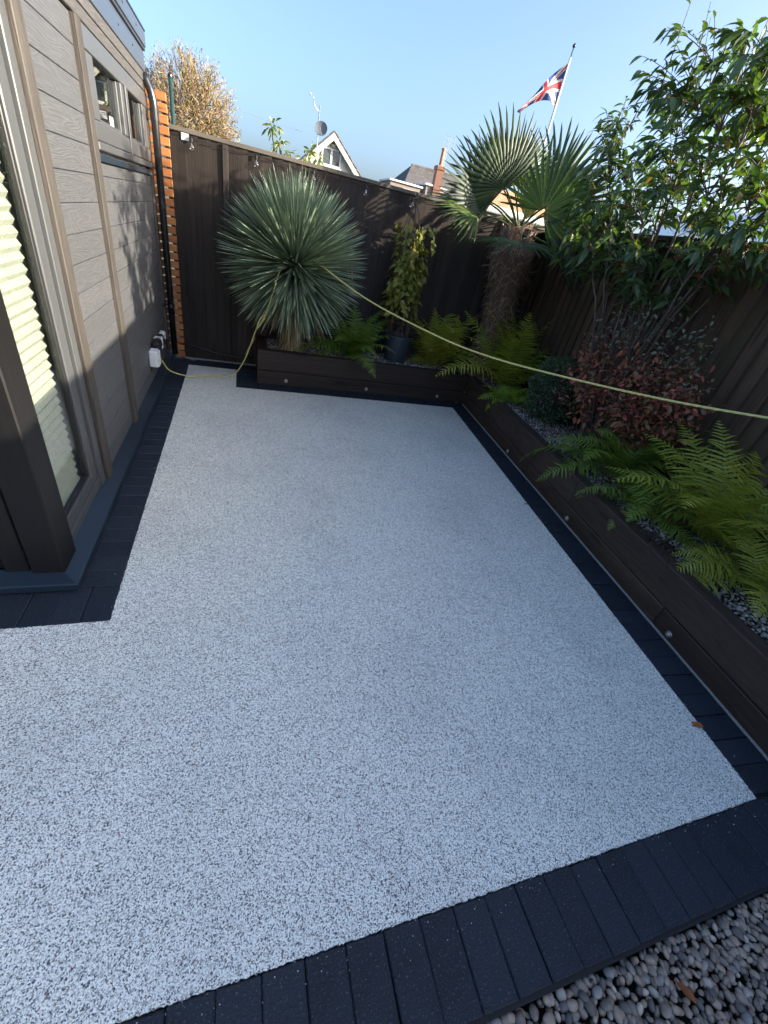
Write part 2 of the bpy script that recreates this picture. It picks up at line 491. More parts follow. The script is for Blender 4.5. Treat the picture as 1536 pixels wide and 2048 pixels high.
# mortar fillets
MB().box((-0.56, 4.864, -0.02), (0.14, 4.885, 0.012)).build('mortar_strip', M['mortar'], edging)
mb = MB()
ys = np.linspace(0.05, 4.25, 43)
mb.add([(xr(y)-0.011-random.random()*0.003, y, 0.006) for y in ys] + [(xr(y)+0.002, y, 0.012) for y in ys], [(i, i+1, 43+i+1, 43+i) for i in range(42)])
mb.build('mortar_strip', M['mortar'], edging)

# ---- pebbles: one squashed stone shape repeated, jittered and turned
def stone_template(sub):
    b = bmesh.new(); bmesh.ops.create_icosphere(b, subdivisions=sub, radius=1.0)
    v = np.array([x.co[:] for x in b.verts]); f = np.array([[q.index for q in p.verts] for p in b.faces]); b.free()
    return v, f
def stones(name, spots, sizes, mat, sub, parent=None, squash=(0.62, 0.42)):
    tv, tf = stone_template(sub); V = []; F = []; T = []
    for i, (p, s) in enumerate(zip(spots, sizes)):
        e = np.array([1.0, random.uniform(squash[0], squash[0]+0.25), random.uniform(squash[1], squash[1]+0.22)])
        w = tv * (1 + 0.10*np.sin(tv[:, [1, 2, 0]]*random.uniform(1.5, 3)+random.uniform(0, 6)))
        w = np.sign(w)*np.abs(w)**0.92
        w = w*e*s
        q = Quaternion((0, 0, 1), random.uniform(0, 6.28)) @ Quaternion((random.uniform(-1, 1), random.uniform(-1, 1), 0.01), random.uniform(0, 1.1))
        w = w @ np.array(q.to_matrix()).T + np.array(p)
        F.append(tf + len(tv)*i); V.append(w); T.append(np.full(len(tv), random.random()))
    me = mesh_np(name, np.concatenate(V), np.concatenate(F), mat, np.concatenate(T))
    o = bpy.data.objects.new(name, me); link(o, parent)
    o['kind'] = 'stuff'
    return o
def scatter(inside, x0, x1, y0, y1, d, z, zj, layers=1):
    out = []; cell = d/1.415
    for L in range(layers):
        grid = {}
        tries = int((x1-x0)*(y1-y0)/(d*d)*9)
        for _ in range(tries):
            px, py = random.uniform(x0, x1), random.uniform(y0, y1)
            if not inside(px, py): continue
            g = (int(px/cell), int(py/cell)); ok = True
            for i in range(-2, 3):
                for j in range(-2, 3):
                    q = grid.get((g[0]+i, g[1]+j))
                    if q and (q[0]-px)**2+(q[1]-py)**2 < d*d: ok = False; break
                if not ok: break
            if ok:
                grid[g] = (px, py); out.append((px, py, z - L*d*0.33 + random.uniform(-zj, zj)))
    return out
M['pebble'] = pebble_material('mixed_beach_pebbles', [(0.0, (0.075,0.064,0.055)), (0.2, (0.15,0.122,0.10)), (0.45, (0.25,0.195,0.15)), (0.7, (0.34,0.25,0.185)), (0.86, (0.20,0.19,0.175)), (1.0, (0.48,0.39,0.30))])
M['grit'] = pebble_material('small_grey_gravel', [(0.0, (0.07,0.064,0.058)), (0.35, (0.16,0.143,0.125)), (0.7, (0.26,0.23,0.195)), (1.0, (0.44,0.39,0.32))])
sheet('pebble_bed', [(-1.0, -1.3), (2.45, -1.3), (2.45, -0.03), (-1.0, -0.03)], -0.075, M['soil'])
sp = scatter(lambda a, b: True, 0.15, 2.1, -0.52, -0.026, 0.0180, -0.031, 0.006, 2)
tag(stones('pebbles', sp, [random.choice((random.uniform(0.007, 0.011), random.uniform(0.010, 0.015), random.uniform(0.013, 0.0185))) for _ in sp], M['pebble'], 2), 'loose rounded beach pebbles beyond the front paving', 'pebbles')

gp_ = []
for _ in range(190):      # stray stones kicked on to the block edging
    r = random.random()
    if r < .55: gp_.append((random.uniform(-.3, 2.0), .192-abs(random.gauss(0, .035)), .0065))
    elif r < .8: yy = random.uniform(.3, 4.0); gp_.append((xe(yy)+abs(random.gauss(0, .03)), yy, .0065))
    else: gp_.append((-.5-abs(random.gauss(0, .03)), random.uniform(1.35, 4.6), .0065))
M['straygrit'] = pebble_material('stray_stone_chips', [(0.0, (0.25,0.24,0.22)), (1.0, (0.75,0.72,0.66))])
tag(stones('grit', gp_, [random.uniform(0.0009, 0.0023) for _ in gp_], M['straygrit'], 1), 'stray pale stone chips scattered on the dark paving', 'grit')

# ================================================================== PLANTERS
ZT = 0.325
bp = thing('sleeper_planter', 'long dark stained sleeper planter along the back fence', 'planter', (1.3, 4.38, 0))
def sleeper(parent, a, b, mat): return MB().bbox(a, b, 0.006).build('sleeper', mat, parent)
sleeper(bp, (0.147, 4.330, -0.02), (2.50, 4.43, 0.128), M['sleeper'])
sleeper(bp, (0.147, 4.333, 0.1315), (2.505, 4.43, ZT), M['sleeper'])
sleeper(bp, (0.150, 4.433, -0.02), (0.247, 4.925, 0.128), M['sleeper_y'])
sleeper(bp, (0.150, 4.433, 0.1315), (0.247, 4.925, ZT), M['sleeper_y'])
def deck_light(parent, c, axis, sgn):
    e = bpy.data.objects.new('deck_light', None); e.empty_display_size = 0.02
    link(e, parent)
    pr = [(0.0185, 0.0), (0.0185, sgn*0.0035), (0.0165, sgn*0.005), (0.012, sgn*0.0045), (0.0115, sgn*0.002)]
    MB().lathe(c, pr, 20, axis).build('bezel', M['steel'], e, smooth=False)
    MB().lathe(c, [(0.0108, 0.0), (0.0108, sgn*0.003), (0.006, sgn*0.0045), (0.001, sgn*0.005)], 16, axis).build('lens', M['lens'], e, smooth=True)
for xx in (0.435, 1.30, 2.165): deck_light(bp, (xx, 4.3298, 0.045), 'Y', -1)
rp_ = thing('sleeper_planter', 'dark stained sleeper planter running up the side under the cotoneaster', 'planter', (2.3, 2.0, 0))
ANG = math.atan2(0.104, 1.0)
def side(yy, off, z0, z1, y2, thick=0.10):
    """sleeper along the skewed side from yy to y2"""
    Mx = Matrix.Translation((xr(yy)+off, yy, 0)) @ Matrix.Rotation(-ANG, 4, 'Z')
    L = (y2-yy)/math.cos(ANG)
    MB().bbox((0, 0, z0), (thick, L, z1), 0.006, Mx).build('sleeper', M['sleeper_y'], rp_)
side(-1.6, 0, -0.02, 0.128, 1.0); side(1.003, 0, -0.02, 0.128, 4.325)
side(-1.6, 0.003, 0.1315, ZT, 1.99); side(1.994, 0.003, 0.1315, ZT, 4.325)
for yy in (0.895, 1.925, 2.98):
    e = (xr(yy)-0.0005, yy, 0.044); deck_light(rp_, e, 'X', -1)
# planting beds
sheet('soil', [(0.22, 4.40), (xr(4.40)+0.05, 4.40), (xr(-1.6)+0.05, -1.6), (xf(-1.6)+0.01, -1.6), (xf(4.93)+0.01, 4.93), (0.22, 4.93)], 0.292, M['soil'])
def inbed(a, b):
    if b > 4.438: return 0.252 < a < 3.2 and b < 4.92
    return xr(b)+0.108 < a < xf(b)-0.02
sp = scatter(inbed, 0.25, 3.2, -0.2, 4.92, 0.0185, 0.300, 0.004, 1)
tag(stones('gravel', sp, [random.uniform(0.009, 0.0155) for _ in sp], M['grit'], 1, None), 'fine grey gravel mulch spread in both planters', 'gravel')

# ================================================================== FENCES
TOPZ = 1.872
bf = thing('back_fence', 'dark brown feather-edge fence across the back behind the yucca', 'fence', (1.3, 4.95, 0))
def feather(parent, p, d, nrm, w, z0, z1, mat, t0=0.005, t1=0.021):
    """one feather-edge board: thin edge at p, thick edge at p+d*w"""
    d = Vector(d); nrm = Vector(nrm); p = Vector(p)
    zj = random.uniform(-0.004, 0.0)
    vs = []
    for z in (z0, z1+zj):
        up = Vector((0, 0, z))
        vs += [p+up, p+d*w+up, p+d*w+nrm*t1+up, p+nrm*t0+up]
    MB().add(vs, [(0,3,2,1),(4,5,6,7),(0,1,5,4),(1,2,6,5),(2,3,7,6),(3,0,4,7)]).build('board', mat, parent)
x = -0.572; k = 0
while x < 3.22:
    w = random.uniform(0.118, 0.128)
    # boards lap: each next one sits a little proud over the thin edge of the last
    feather(bf, (x, 4.925 - (0.0015 if k % 2 else 0), 0.0), (1, 0, 0), (0, -1, 0), w, 0.005, TOPZ-0.03, M['fence']); x += 0.101; k += 1
MB().bbox((-0.575, 4.895, TOPZ-0.030), (3.24, 4.965, TOPZ+0.002), 0.004).build('cap_rail', M['cap'], bf)
MB().bbox((-0.155, 4.888, 0.005), (-0.107, 4.906, TOPZ-0.034), 0.003).build('cover_batten', M['fence'], bf)
for zz in (0.35, 1.0, 1.6): MB().box((-0.55, 4.927, zz-0.04), (3.2, 4.965, zz+0.04)).build('arris_rail', M['fence'], bf)
for xx in (-0.55, 1.3, 3.15): MB().box((xx, 4.966, 0), (xx+0.09, 5.05, TOPZ-0.04)).build('post', M['fence'], bf)
sf = thing('side_fence', 'weathered brown feather-edge fence with greenish stains along the side', 'fence', (3.0, 2.0, 0))
FA = math.atan2(0.072, 1.0); fd = Vector((math.sin(FA), math.cos(FA), 0)); fn = Vector((-math.cos(FA), math.sin(FA), 0))
yy = -4.2; k = 0
while yy < 5.0:
    w = random.uniform(0.122, 0.132)
    feather(sf, (xf(yy)+0.018 + (0.0015 if k % 2 else 0), yy, 0), -fd, fn, w, 0.10, TOPZ-0.03, M['fence2'], 0.003, 0.030); yy += 0.1075; k += 1
Mx = Matrix.Translation((xf(-4.3), -4.3, 0)) @ Matrix.Rotation(-FA, 4, 'Z')
MB().bbox((-0.03, 0, TOPZ-0.030), (0.055, 9.15, TOPZ+0.004), 0.004, Mx).build('cap_rail', M['cap2'], sf)
MB().bbox((-0.006, 0, -0.02), (0.016, 9.15, 0.12), 0.003, Mx).build('gravel_board', M['fence2'], sf)
for zz in (0.4, 1.05, 1.6): MB().box((0.020, 0, zz-0.04), (0.06, 9.15, zz+0.04), Mx).build('arris_rail', M['fence2'], sf)
for k in range(5): MB().box((0.062, 0.1+k*2.2, -0.02), (0.15, 0.19+k*2.2, TOPZ-0.04), Mx).build('post', M['fence2'], sf)

# cedar slat screen between shed and fence
cs = thing('cedar_screen', 'narrow screen of orange cedar slats beside the shed corner', 'screen', (-0.65, 4.9, 0))
for k in range(30):
    z0 = 0.012 + k*0.0685
    MB().bbox((-0.80, 4.872+random.uniform(-0.002, 0.002), z0), (-0.562+random.uniform(-0.003, 0.002), 4.892, z0+0.0555), 0.003).build('slat', M['cedar'], cs)
MB().box((-0.60, 4.893, 0.0), (-0.566, 4.93, 2.05)).build('batten', M['fence'], cs)
MB().box((-0.80, 4.893, 0.0), (-0.77, 4.93, 2.05)).build('batten', M['fence'], cs)

# ================================================================== GARDEN ROOM
gr = thing('garden_room', 'grey wood-grain clad garden room with glazed side and metal roof edge', 'shed', (-1.9, 3.2, 0))
XW = -0.720
SEAM0 = 1.906; SP = 0.1165
def boards(y0, y1, zlo, zhi):
    """horizontal cladding boards with v-joints"""
    k = -2
    while True:
        top = SEAM0 - k*SP; bot = top - SP
        k += 1
        if top <= zlo: break
        a, b = max(bot, zlo), min(top, zhi)
        if b - a < 0.01: continue
        MB().bbox((XW-0.018, y0, a+0.0012), (XW + random.uniform(-0.0006, 0.0006), y1, b-0.0012), 0.0028).build('cladding_board', M['clad'], gr)
boards(2.382, 3.048, 0.060, 2.015)
boards(3.142, 4.788, 0.060, 1.500)
def gbox(name, a, b, mat, r=0.003, parent=None): return MB().bbox(a, b, r).build(name, mat, parent or gr)
# vertical trims and corners
for (ya, yb, z1) in ((2.288, 2.380, 2.015), (3.050, 3.140, 2.015), (4.790, 4.848, 2.015)):
    gbox('trim_board', (-0.742, ya, 0.058), (-0.698, yb, z1), M['trim'])
gbox('corner_post', (-0.815, 1.540, 0.058), (-0.700, 1.690, 2.12), M['post'], 0.005)
# horizontal bands below the roof edge
gbox('band_board', (-0.745, 1.684, 2.018), (-0.703, 4.848, 2.070), M['clad_band'])
gbox('band_board', (-0.745, 1.684, 2.073), (-0.700, 4.848, 2.128), M['clad_band'])
# walls behind the cladding, leaving the openings
wl = MB()
for a, b in (((-0.80, 2.384, 0.05), (-0.742, 3.15, 2.1)), ((-0.80, 3.15, 0.05), (-0.742, 4.846, 1.555)), ((-0.80, 3.15, 1.99), (-0.742, 4.846, 2.1)),
             ((-3.3, 4.76, 0.0), (-0.802, 4.846, 2.1)), ((-3.4, 1.56, 0.0), (-3.3, 4.84, 2.1)), ((-3.3, 1.60, 0.0), (-0.802, 4.758, 0.055)), ((-3.3, 1.60, 2.04), (-0.802, 4.758, 2.1))):
    wl.box(a, b)
wl.build('wall_shell', M['interior'], gr)
# front (towards the camera's side): dark boards, door leaf with hinge
for k, (xa, xb, yo) in enumerate(((-0.905, -0.8225, 0.004), (-0.995, -0.909, 0.03))):
    gbox('front_board', (xa, 1.546+yo, 0.060), (xb, 1.60+yo, 2.12), M['post'], 0.004)
door = gbox('door', (-1.80, 1.60, 0.085), (-0.999, 1.64, 2.05), M['alu_dark'], 0.004)
MB().box((-1.70, 1.597, 0.2), (-1.10, 1.5995, 1.95)).build('door_pane', M['glass'], door)
hz = MB(); hz.lathe((-0.965, 1.558, 0.155), [(0.012, 0), (0.0125, 0.004), (0.0125, 0.03), (0.011, 0.033), (0.0125, 0.036), (0.0125, 0.075), (0.008, 0.08)], 12)
hz.build('hinge', M['black'], door, smooth=False)
gbox('front_panel', (-3.3, 1.57, 0.06), (-1.804, 1.62, 2.12), M['post'])
# flashing skirt, mitred at the corner
sk = MB()
prof = [(-0.022, 0.074), (0.000, 0.066), (0.052, 0.050), (0.058, 0.046), (0.058, 0.018), (0.050, 0.014)]
va = []
for (d, z) in prof:
    va += [(-0.703+d, 4.85, z), (-0.703+d, 1.538-d, z), (-3.3, 1.538-d, z)]
sk.add(va, [(3*i+j, 3*i+j+1, 3*i+j+4, 3*i+j+3) for i in range(len(prof)-1) for j in (0, 1)])
sk.build('flashing', M['alu_dark'], gr)
gbox('plinth', (-3.3, 1.56, -0.02), (-0.72, 4.84, 0.05), M['fascia_dark'])
# roof edge
gbox('fascia', (-3.4, 1.50, 2.130), (-0.694, 4.862, 2.246), M['fascia'], 0.003)
gbox('drip_edge', (-3.4, 1.49, 2.2475), (-0.682, 4.870, 2.268), M['fascia_dark'], 0.003)
gbox('roof_kerb', (-3.4, 1.485, 2.2695), (-0.676, 4.876, 2.352), M['fascia'], 0.004)
gbox('roof_kerb_cap', (-3.4, 1.48, 2.3535), (-0.672, 4.880, 2.366), M['alu_dark'], 0.003)
for yb in np.arange(1.9, 4.8, 0.42):
    MB().lathe((-0.694, yb, 2.19), [(0.006, 0), (0.006, 0.002), (0.003, 0.004)], 8, 'X').build('screw', M['fascia_dark'], gr)
    MB().lathe((-0.676, yb+0.1, 2.31), [(0.006, 0), (0.006, 0.002), (0.003, 0.004)], 8, 'X').build('screw', M['fascia_dark'], gr)
gbox('soffit_shadow_gap', (-0.74, 1.69, 2.1285), (-0.712, 4.845, 2.1295), M['fascia_dark'], 0.0003)
# tall glazed side light with pleated blind
win = bpy.data.objects.new('glazed_door', None); link(win, gr)
F_ = M['alu']
gbox('frame', (-0.790, 2.222, 0.060), (-0.716, 2.286, 2.016), F_, 0.003, win)
gbox('frame', (-0.790, 1.600, 0.060), (-0.716-0.002, 1.655, 2.016), F_, 0.003, win)
gbox('frame', (-0.790, 1.657, 0.060), (-0.722, 2.220, 0.118), F_, 0.003, win)
gbox('frame', (-0.790, 1.657, 1.965), (-0.722, 2.220, 2.016), F_, 0.003, win)
gbox('sash', (-0.776, 2.138, 0.121), (-0.731, 2.219, 1.963), F_, 0.004, win)
gbox('sash', (-0.776, 1.658, 0.121), (-0.731, 1.700, 1.963), F_, 0.004, win)
gbox('sash', (-0.776, 1.702, 0.121), (-0.731, 2.136, 0.180), F_, 0.004, win)
gbox('sash', (-0.776, 1.702, 1.900), (-0.731, 2.136, 1.963), F_, 0.004, win)
gbox('bead', (-0.760, 2.118, 0.182), (-0.737, 2.1365, 1.898), M['black'], 0.003, win)
gbox('bead', (-0.760, 1.702, 0.182), (-0.737, 2.117, 0.196), M['black'], 0.003, win)
MB().box((-0.7535, 1.701, 0.182), (-0.7495, 2.1175, 1.899)).build('pane', M['glass'], win)
# pleated blind
m = NT('pleated_blind_fabric')
dn = m.noise(m.coord('Object', (1, 40, 12)), 3.0, 4, 0.7)
cc = m.ramp(dn, [(0.35, (0.40, 0.39, 0.31)), (0.7, (0.55, 0.54, 0.45))])
m.base(cc).set(Roughness=0.8)
trn = m.node('ShaderNodeBsdfTranslucent'); m.lk(cc, trn.inputs[0])
mx = m.node('ShaderNodeMixShader'); mx.inputs[0].default_value = 0.3
m.lk(m.b.outputs[0], mx.inputs[1]); m.lk(trn.outputs[0], mx.inputs[2]); m.lk(mx.outputs[0], m.n['Material Output'].inputs[0])
M['blind'] = m.mat
bl = MB(); nz = 88; v = []; f = []
for i in range(nz+1):
    z = 0.185 + i*(1.95-0.185)/nz
    xx = -0.772 - (0.013 if i % 2 else 0.0) + random.uniform(-0.0008, 0.0008)
    v += [(xx, 1.66, z), (xx, 2.112+random.uniform(-0.001, 0.001), z)]
    if i: f.append((2*i-2, 2*i-1, 2*i+1, 2*i))
bl.add(v, f)
bl.build('pleated_blind', M['blind'], gr)
gbox('blind_rail', (-0.788, 1.66, 0.172), (-0.770, 2.112, 0.186), M['white'], 0.002)
gbox('reveal', (-0.90, 2.142, 0.06), (-0.792, 2.24, 2.03), M['interior'], 0.002)
MB().box((-0.93, 1.70, 0.06), (-0.925, 2.14, 2.03)).build('reveal_back', M['interior'], gr)
# high-level window with two lights
hw = bpy.data.objects.new('window', None); link(hw, gr)
gbox('frame', (-0.770, 3.142, 1.925), (-0.704, 4.788, 2.014), F_, 0.004, hw)     # head
gbox('frame', (-0.770, 3.142, 1.590), (-0.700, 4.788, 1.672), F_, 0.006, hw)     # bottom rail
gbox('frame', (-0.770, 3.142, 1.674), (-0.706, 3.300, 1.923), F_, 0.004, hw)
gbox('frame', (-0.770, 4.640, 1.674), (-0.706, 4.788, 1.923), F_, 0.004, hw)
gbox('mullion', (-0.770, 3.90, 1.674), (-0.702, 4.11, 1.923), F_, 0.004, hw)
gbox('mullion_cover', (-0.701, 3.985, 1.586), (-0.692, 4.030, 1.926), F_, 0.003, hw)
for (ya, yb) in ((3.302, 3.898), (4.112, 4.638)):
    gbox('bead', (-0.745, ya, 1.675), (-0.722, ya+0.02, 1.922), F_, 0.003, hw)
    gbox('bead', (-0.745, yb-0.02, 1.675), (-0.722, yb, 1.922), F_, 0.003, hw)
    gbox('bead', (-0.745, ya+0.0205, 1.675), (-0.722, yb-0.0205, 1.690), F_, 0.003, hw)
    MB().box((-0.741, ya+0.01, 1.68), (-0.737, yb-0.01, 1.92)).build('pane', M['glass'], hw)
gbox('sill', (-0.74, 3.142, 1.552), (-0.694, 4.788, 1.587), F_, 0.004, hw)
gbox('sill_trim', (-0.74, 3.144, 1.503), (-0.700, 4.786, 1.536), M['alu_dark'], 0.004, hw)
MB().box((-0.7365, 3.66, 1.692), (-0.736, 3.75, 1.735)).build('sticker', M['white'], hw)
# rainwater pipe on the shed corner
dp = thing('downpipe', 'black plastic downpipe with bend on the shed corner', 'pipe', (-0.655, 4.80, 0))
path = [(-0.70, 4.80, 2.115), (-0.685, 4.80, 2.085)] + bez((-0.675, 4.80, 2.06), (-0.650, 4.80, 2.02), (-0.647, 4.80, 1.94), 7) + [(-0.647, 4.80, 0.06)]
MB().tube(path, 0.028, 16).build('pipe', M['pipe'], dp, smooth=True)
MB().tube([(-0.647, 4.80, 1.935), (-0.647, 4.80, 1.88)], 0.0325, 16).build('socket_collar', M['pipe'], dp, smooth=False)
for zz in (1.86, 0.50):
    b_ = MB().tube([(-0.647, 4.80, zz), (-0.647, 4.80, zz+0.028)], 0.0335, 16).build('bracket', M['pipe'], dp)
    MB().bbox((-0.722, 4.775, zz), (-0.69, 4.825, zz+0.028), 0.002).build('lug', M['pipe'], b_)
# ================================================================== PLANTS
def nrm(a): return a / np.maximum(np.linalg.norm(a, axis=-1, keepdims=True), 1e-9)
def leaf_np(P, A, N, L, W, st, fold=0.25, droop=0.15, tint=None, curl=None):
    """many leaves at once. P base, A axis, N upper side, L length, W half width, st = [(t, relative width)...]"""
    P = np.asarray(P, float); n = len(P); A = nrm(np.asarray(A, float)); N = np.asarray(N, float)
    N = nrm(N - A*np.sum(A*N, -1, keepdims=True)); S = np.cross(A, N)
    L = np.broadcast_to(np.asarray(L, float), (n,))[:, None]; W = np.broadcast_to(np.asarray(W, float), (n,))[:, None]
    droop = np.broadcast_to(np.asarray(droop, float), (n,))[:, None]
    G = np.array([0, 0, -1.0])
    vs = []
    for (t, w) in st:
        c = P + A*L*t - N*L*droop*0.5*t*t + G*L*droop*0.5*t*t
        vs += [c - S*W*w + N*W*w*fold, c, c + S*W*w + N*W*w*fold]
    V = np.stack(vs, 1)                       # n, 3k, 3
    k = len(st); q = []
    for i in range(k-1):
        a = 3*i; q += [(a, a+1, a+4, a+3), (a+1, a+2, a+5, a+4)]
    q = np.array(q)
    F = (q[None] + (np.arange(n)*3*k)[:, None, None]).reshape(-1, 4)
    T = np.repeat(np.asarray(tint if tint is not None else RNG.random(n)), 3*k)
    return V.reshape(-1, 3), F, T
def np_obj(name, parts, mat, parent=None, smooth=True, org=None):
    """parts = list of (V,F,T) with quads"""
    o_ = ORG[parent.name] if parent is not None else Vector(org or (0,0,0))
    V = []; F = []; T = []; n = 0
    for v, f, t in parts:
        V.append(v); F.append(f+n); T.append(t); n += len(v)
    me = mesh_np(name, np.concatenate(V)-np.array(o_), np.concatenate(F), mat, np.concatenate(T), smooth)
    return link(bpy.data.objects.new(name, me), parent, o_)
def rdir(n, up=0.0):
    v = RNG.normal(size=(n, 3)); v[:, 2] += up; return nrm(v)
LEAF5 = [(0, 0.12), (0.2, 0.7), (0.45, 1.0), (0.75, 0.72), (1.0, 0.04)]
LEAF4 = [(0, 0.15), (0.3, 0.95), (0.65, 0.85), (1.0, 0.05)]
LEAF3 = [(0, 0.2), (0.5, 1.0), (1.0, 0.08)]

# ---------------------------------------------------------------- yucca
M['yucca'] = leafmat('blue_green_yucca', [(0.0, (0.20, 0.145, 0.075)), (0.08, (0.13, 0.145, 0.075)), (0.12, (0.125, 0.175, 0.115)), (0.6, (0.205, 0.27, 0.18)), (1.0, (0.28, 0.35, 0.225))], 0.42, 0.12, (1.1, 1.2, 0.8), 0.5)
M['dryskirt'] = leafmat('dry_yucca_skirt', [(0.0, (0.20, 0.13, 0.06)), (1.0, (0.48, 0.36, 0.19))], 0.7, 0.1, (1, 1, 0.8))
yc = thing('yucca', 'spherical blue-green spiky yucca on a short straw-coloured trunk', 'yucca', (0.50, 4.62, 0.27))
YC = np.array([0.47, 4.50, 1.07])
n = 2100; i = np.arange(n) + 0.5
ph = np.arccos(1 - 2*i/n); th = math.pi*(1+5**0.5)*i
D = np.stack([np.cos(th)*np.sin(ph), np.sin(th)*np.sin(ph), np.cos(ph)], 1) + RNG.normal(scale=0.05, size=(n, 3)); D = nrm(D)
keep = (D[:, 2] > -0.93); D = D[keep]; n = len(D)
Ln = 0.575 + 0.10*RNG.random(n) + 0.05*D[:, 2] + 0.07*np.maximum(0, -D[:, 2]-0.35)
lim = np.where(D[:, 1] > 0.05, (4.885-YC[1])/np.maximum(D[:, 1], 0.05), 9); Ln = np.minimum(Ln, np.maximum(lim, 0.40))
Nn = nrm(np.array([0, 0, 1.0]) - D*D[:, 2:3] + RNG.normal(scale=0.35, size=(n, 3)))
tint = 0.14 + 0.86*RNG.random(n)
low = D[:, 2] < -0.72; tint[low] = np.where(RNG.random(low.sum()) < 0.45, 0.03*RNG.random(low.sum()), tint[low])
ok = ~((D[:, 1] > 0.75))
V, F, T = leaf_np(YC + D*0.035, D, Nn, Ln, 0.0072+0.0024*RNG.random(n), [(0, 0.7), (0.25, 0.95), (0.6, 1.0), (0.88, 0.70), (1.0, 0.04)], 0.35, np.where(RNG.random(n) < .08, .18*RNG.random(n), 0.01), tint)
V[:, 1] = np.minimum(V[:, 1], 4.900)
tipmask = np.tile(np.arange(15) >= 12, n)
T = np.where(tipmask & (np.repeat(RNG.random(n), 15) < 0.5), 0.07, T)
np_obj('crown', [(V, F, T)], M['yucca'], yc)
# young leaves curling in the heart, facing out
k = 26; Dh = nrm(np.stack([RNG.normal(scale=0.45, size=k), -np.ones(k), RNG.normal(scale=0.45, size=k)+0.1], 1))
np_obj('heart_leaves', [leaf_np(YC+np.array([0, -0.16, 0.0])+RNG.normal(scale=0.02, size=(k, 3)), Dh, rdir(k), 0.16+0.1*RNG.random(k), 0.006, LEAF4, 0.4, 0.6, 0.6+0.4*RNG.random(k))], M['yucca'], yc)
tb = MB(); tb.tube(bez((0.50, 4.62, 0.24), (0.49, 4.60, 0.5), (0.47, 4.52, 0.95), 7), [0.085, 0.08, 0.07, 0.065, 0.06, 0.05, 0.04], 12, tint=0.3)
tb.build('trunk', M['dryskirt'], yc, smooth=True)
k = 520; a = RNG.random(k)*6.283; zz = 0.34 + 0.32*RNG.random(k)
Ps = np.stack([0.495+0.075*np.cos(a), 4.60+0.075*np.sin(a), zz], 1); As = np.stack([0.32*np.cos(a), 0.32*np.sin(a), -np.ones(k)], 1)+RNG.normal(scale=0.1, size=(k, 3))
Ls = np.minimum(0.12+0.12*RNG.random(k), zz-0.27)
np_obj('dry_skirt', [leaf_np(Ps, As, np.stack([np.cos(a), np.sin(a), 0.2*np.ones(k)], 1), Ls, 0.006, LEAF4, 0.2, -0.05, RNG.random(k))], M['dryskirt'], yc)
# two snapped straw leaves hanging at the far side
np_obj('dead_leaf', [leaf_np([(0.99, 4.72, 1.22), (1.05, 4.75, 1.2), (0.13, 4.42, 0.42)], [(0.28, 0.05, -1), (0.2, 0.05, -1), (-0.5, -0.1, -0.9)], [(0, -1, 0.1)]*3, [0.36, 0.30, 0.2], 0.007, LEAF4, 0.2, 0.1, [0.4, 0.6, 0.5])], M['dryskirt'], yc)

# ---------------------------------------------------------------- ferns
FERN = {}
FERN['green'] = leafmat('fern_green', [(0.0, (0.085, 0.15, 0.022)), (0.5, (0.155, 0.25, 0.037)), (1.0, (0.25, 0.34, 0.062))], 0.5, 0.35, (1.2, 1.25, 0.5))
FERN['lime'] = leafmat('fern_yellow_green', [(0.0, (0.17, 0.22, 0.028)), (0.5, (0.30, 0.335, 0.045)), (1.0, (0.44, 0.43, 0.075))], 0.5, 0.4, (1.2, 1.2, 0.5))
FERN['bright'] = leafmat('fern_sunlit_green', [(0.0, (0.17, 0.27, 0.028)), (0.5, (0.29, 0.42, 0.045)), (1.0, (0.42, 0.50, 0.07))], 0.5, 0.4, (1.2, 1.2, 0.5))  # lighter fern green, with reflected sunlight put into the leaf colour
FERN['brown'] = leafmat('fern_browned', [(0.0, (0.10, 0.05, 0.022)), (1.0, (0.26, 0.17, 0.06))], 0.7, 0.2, (1, 1, 0.7))
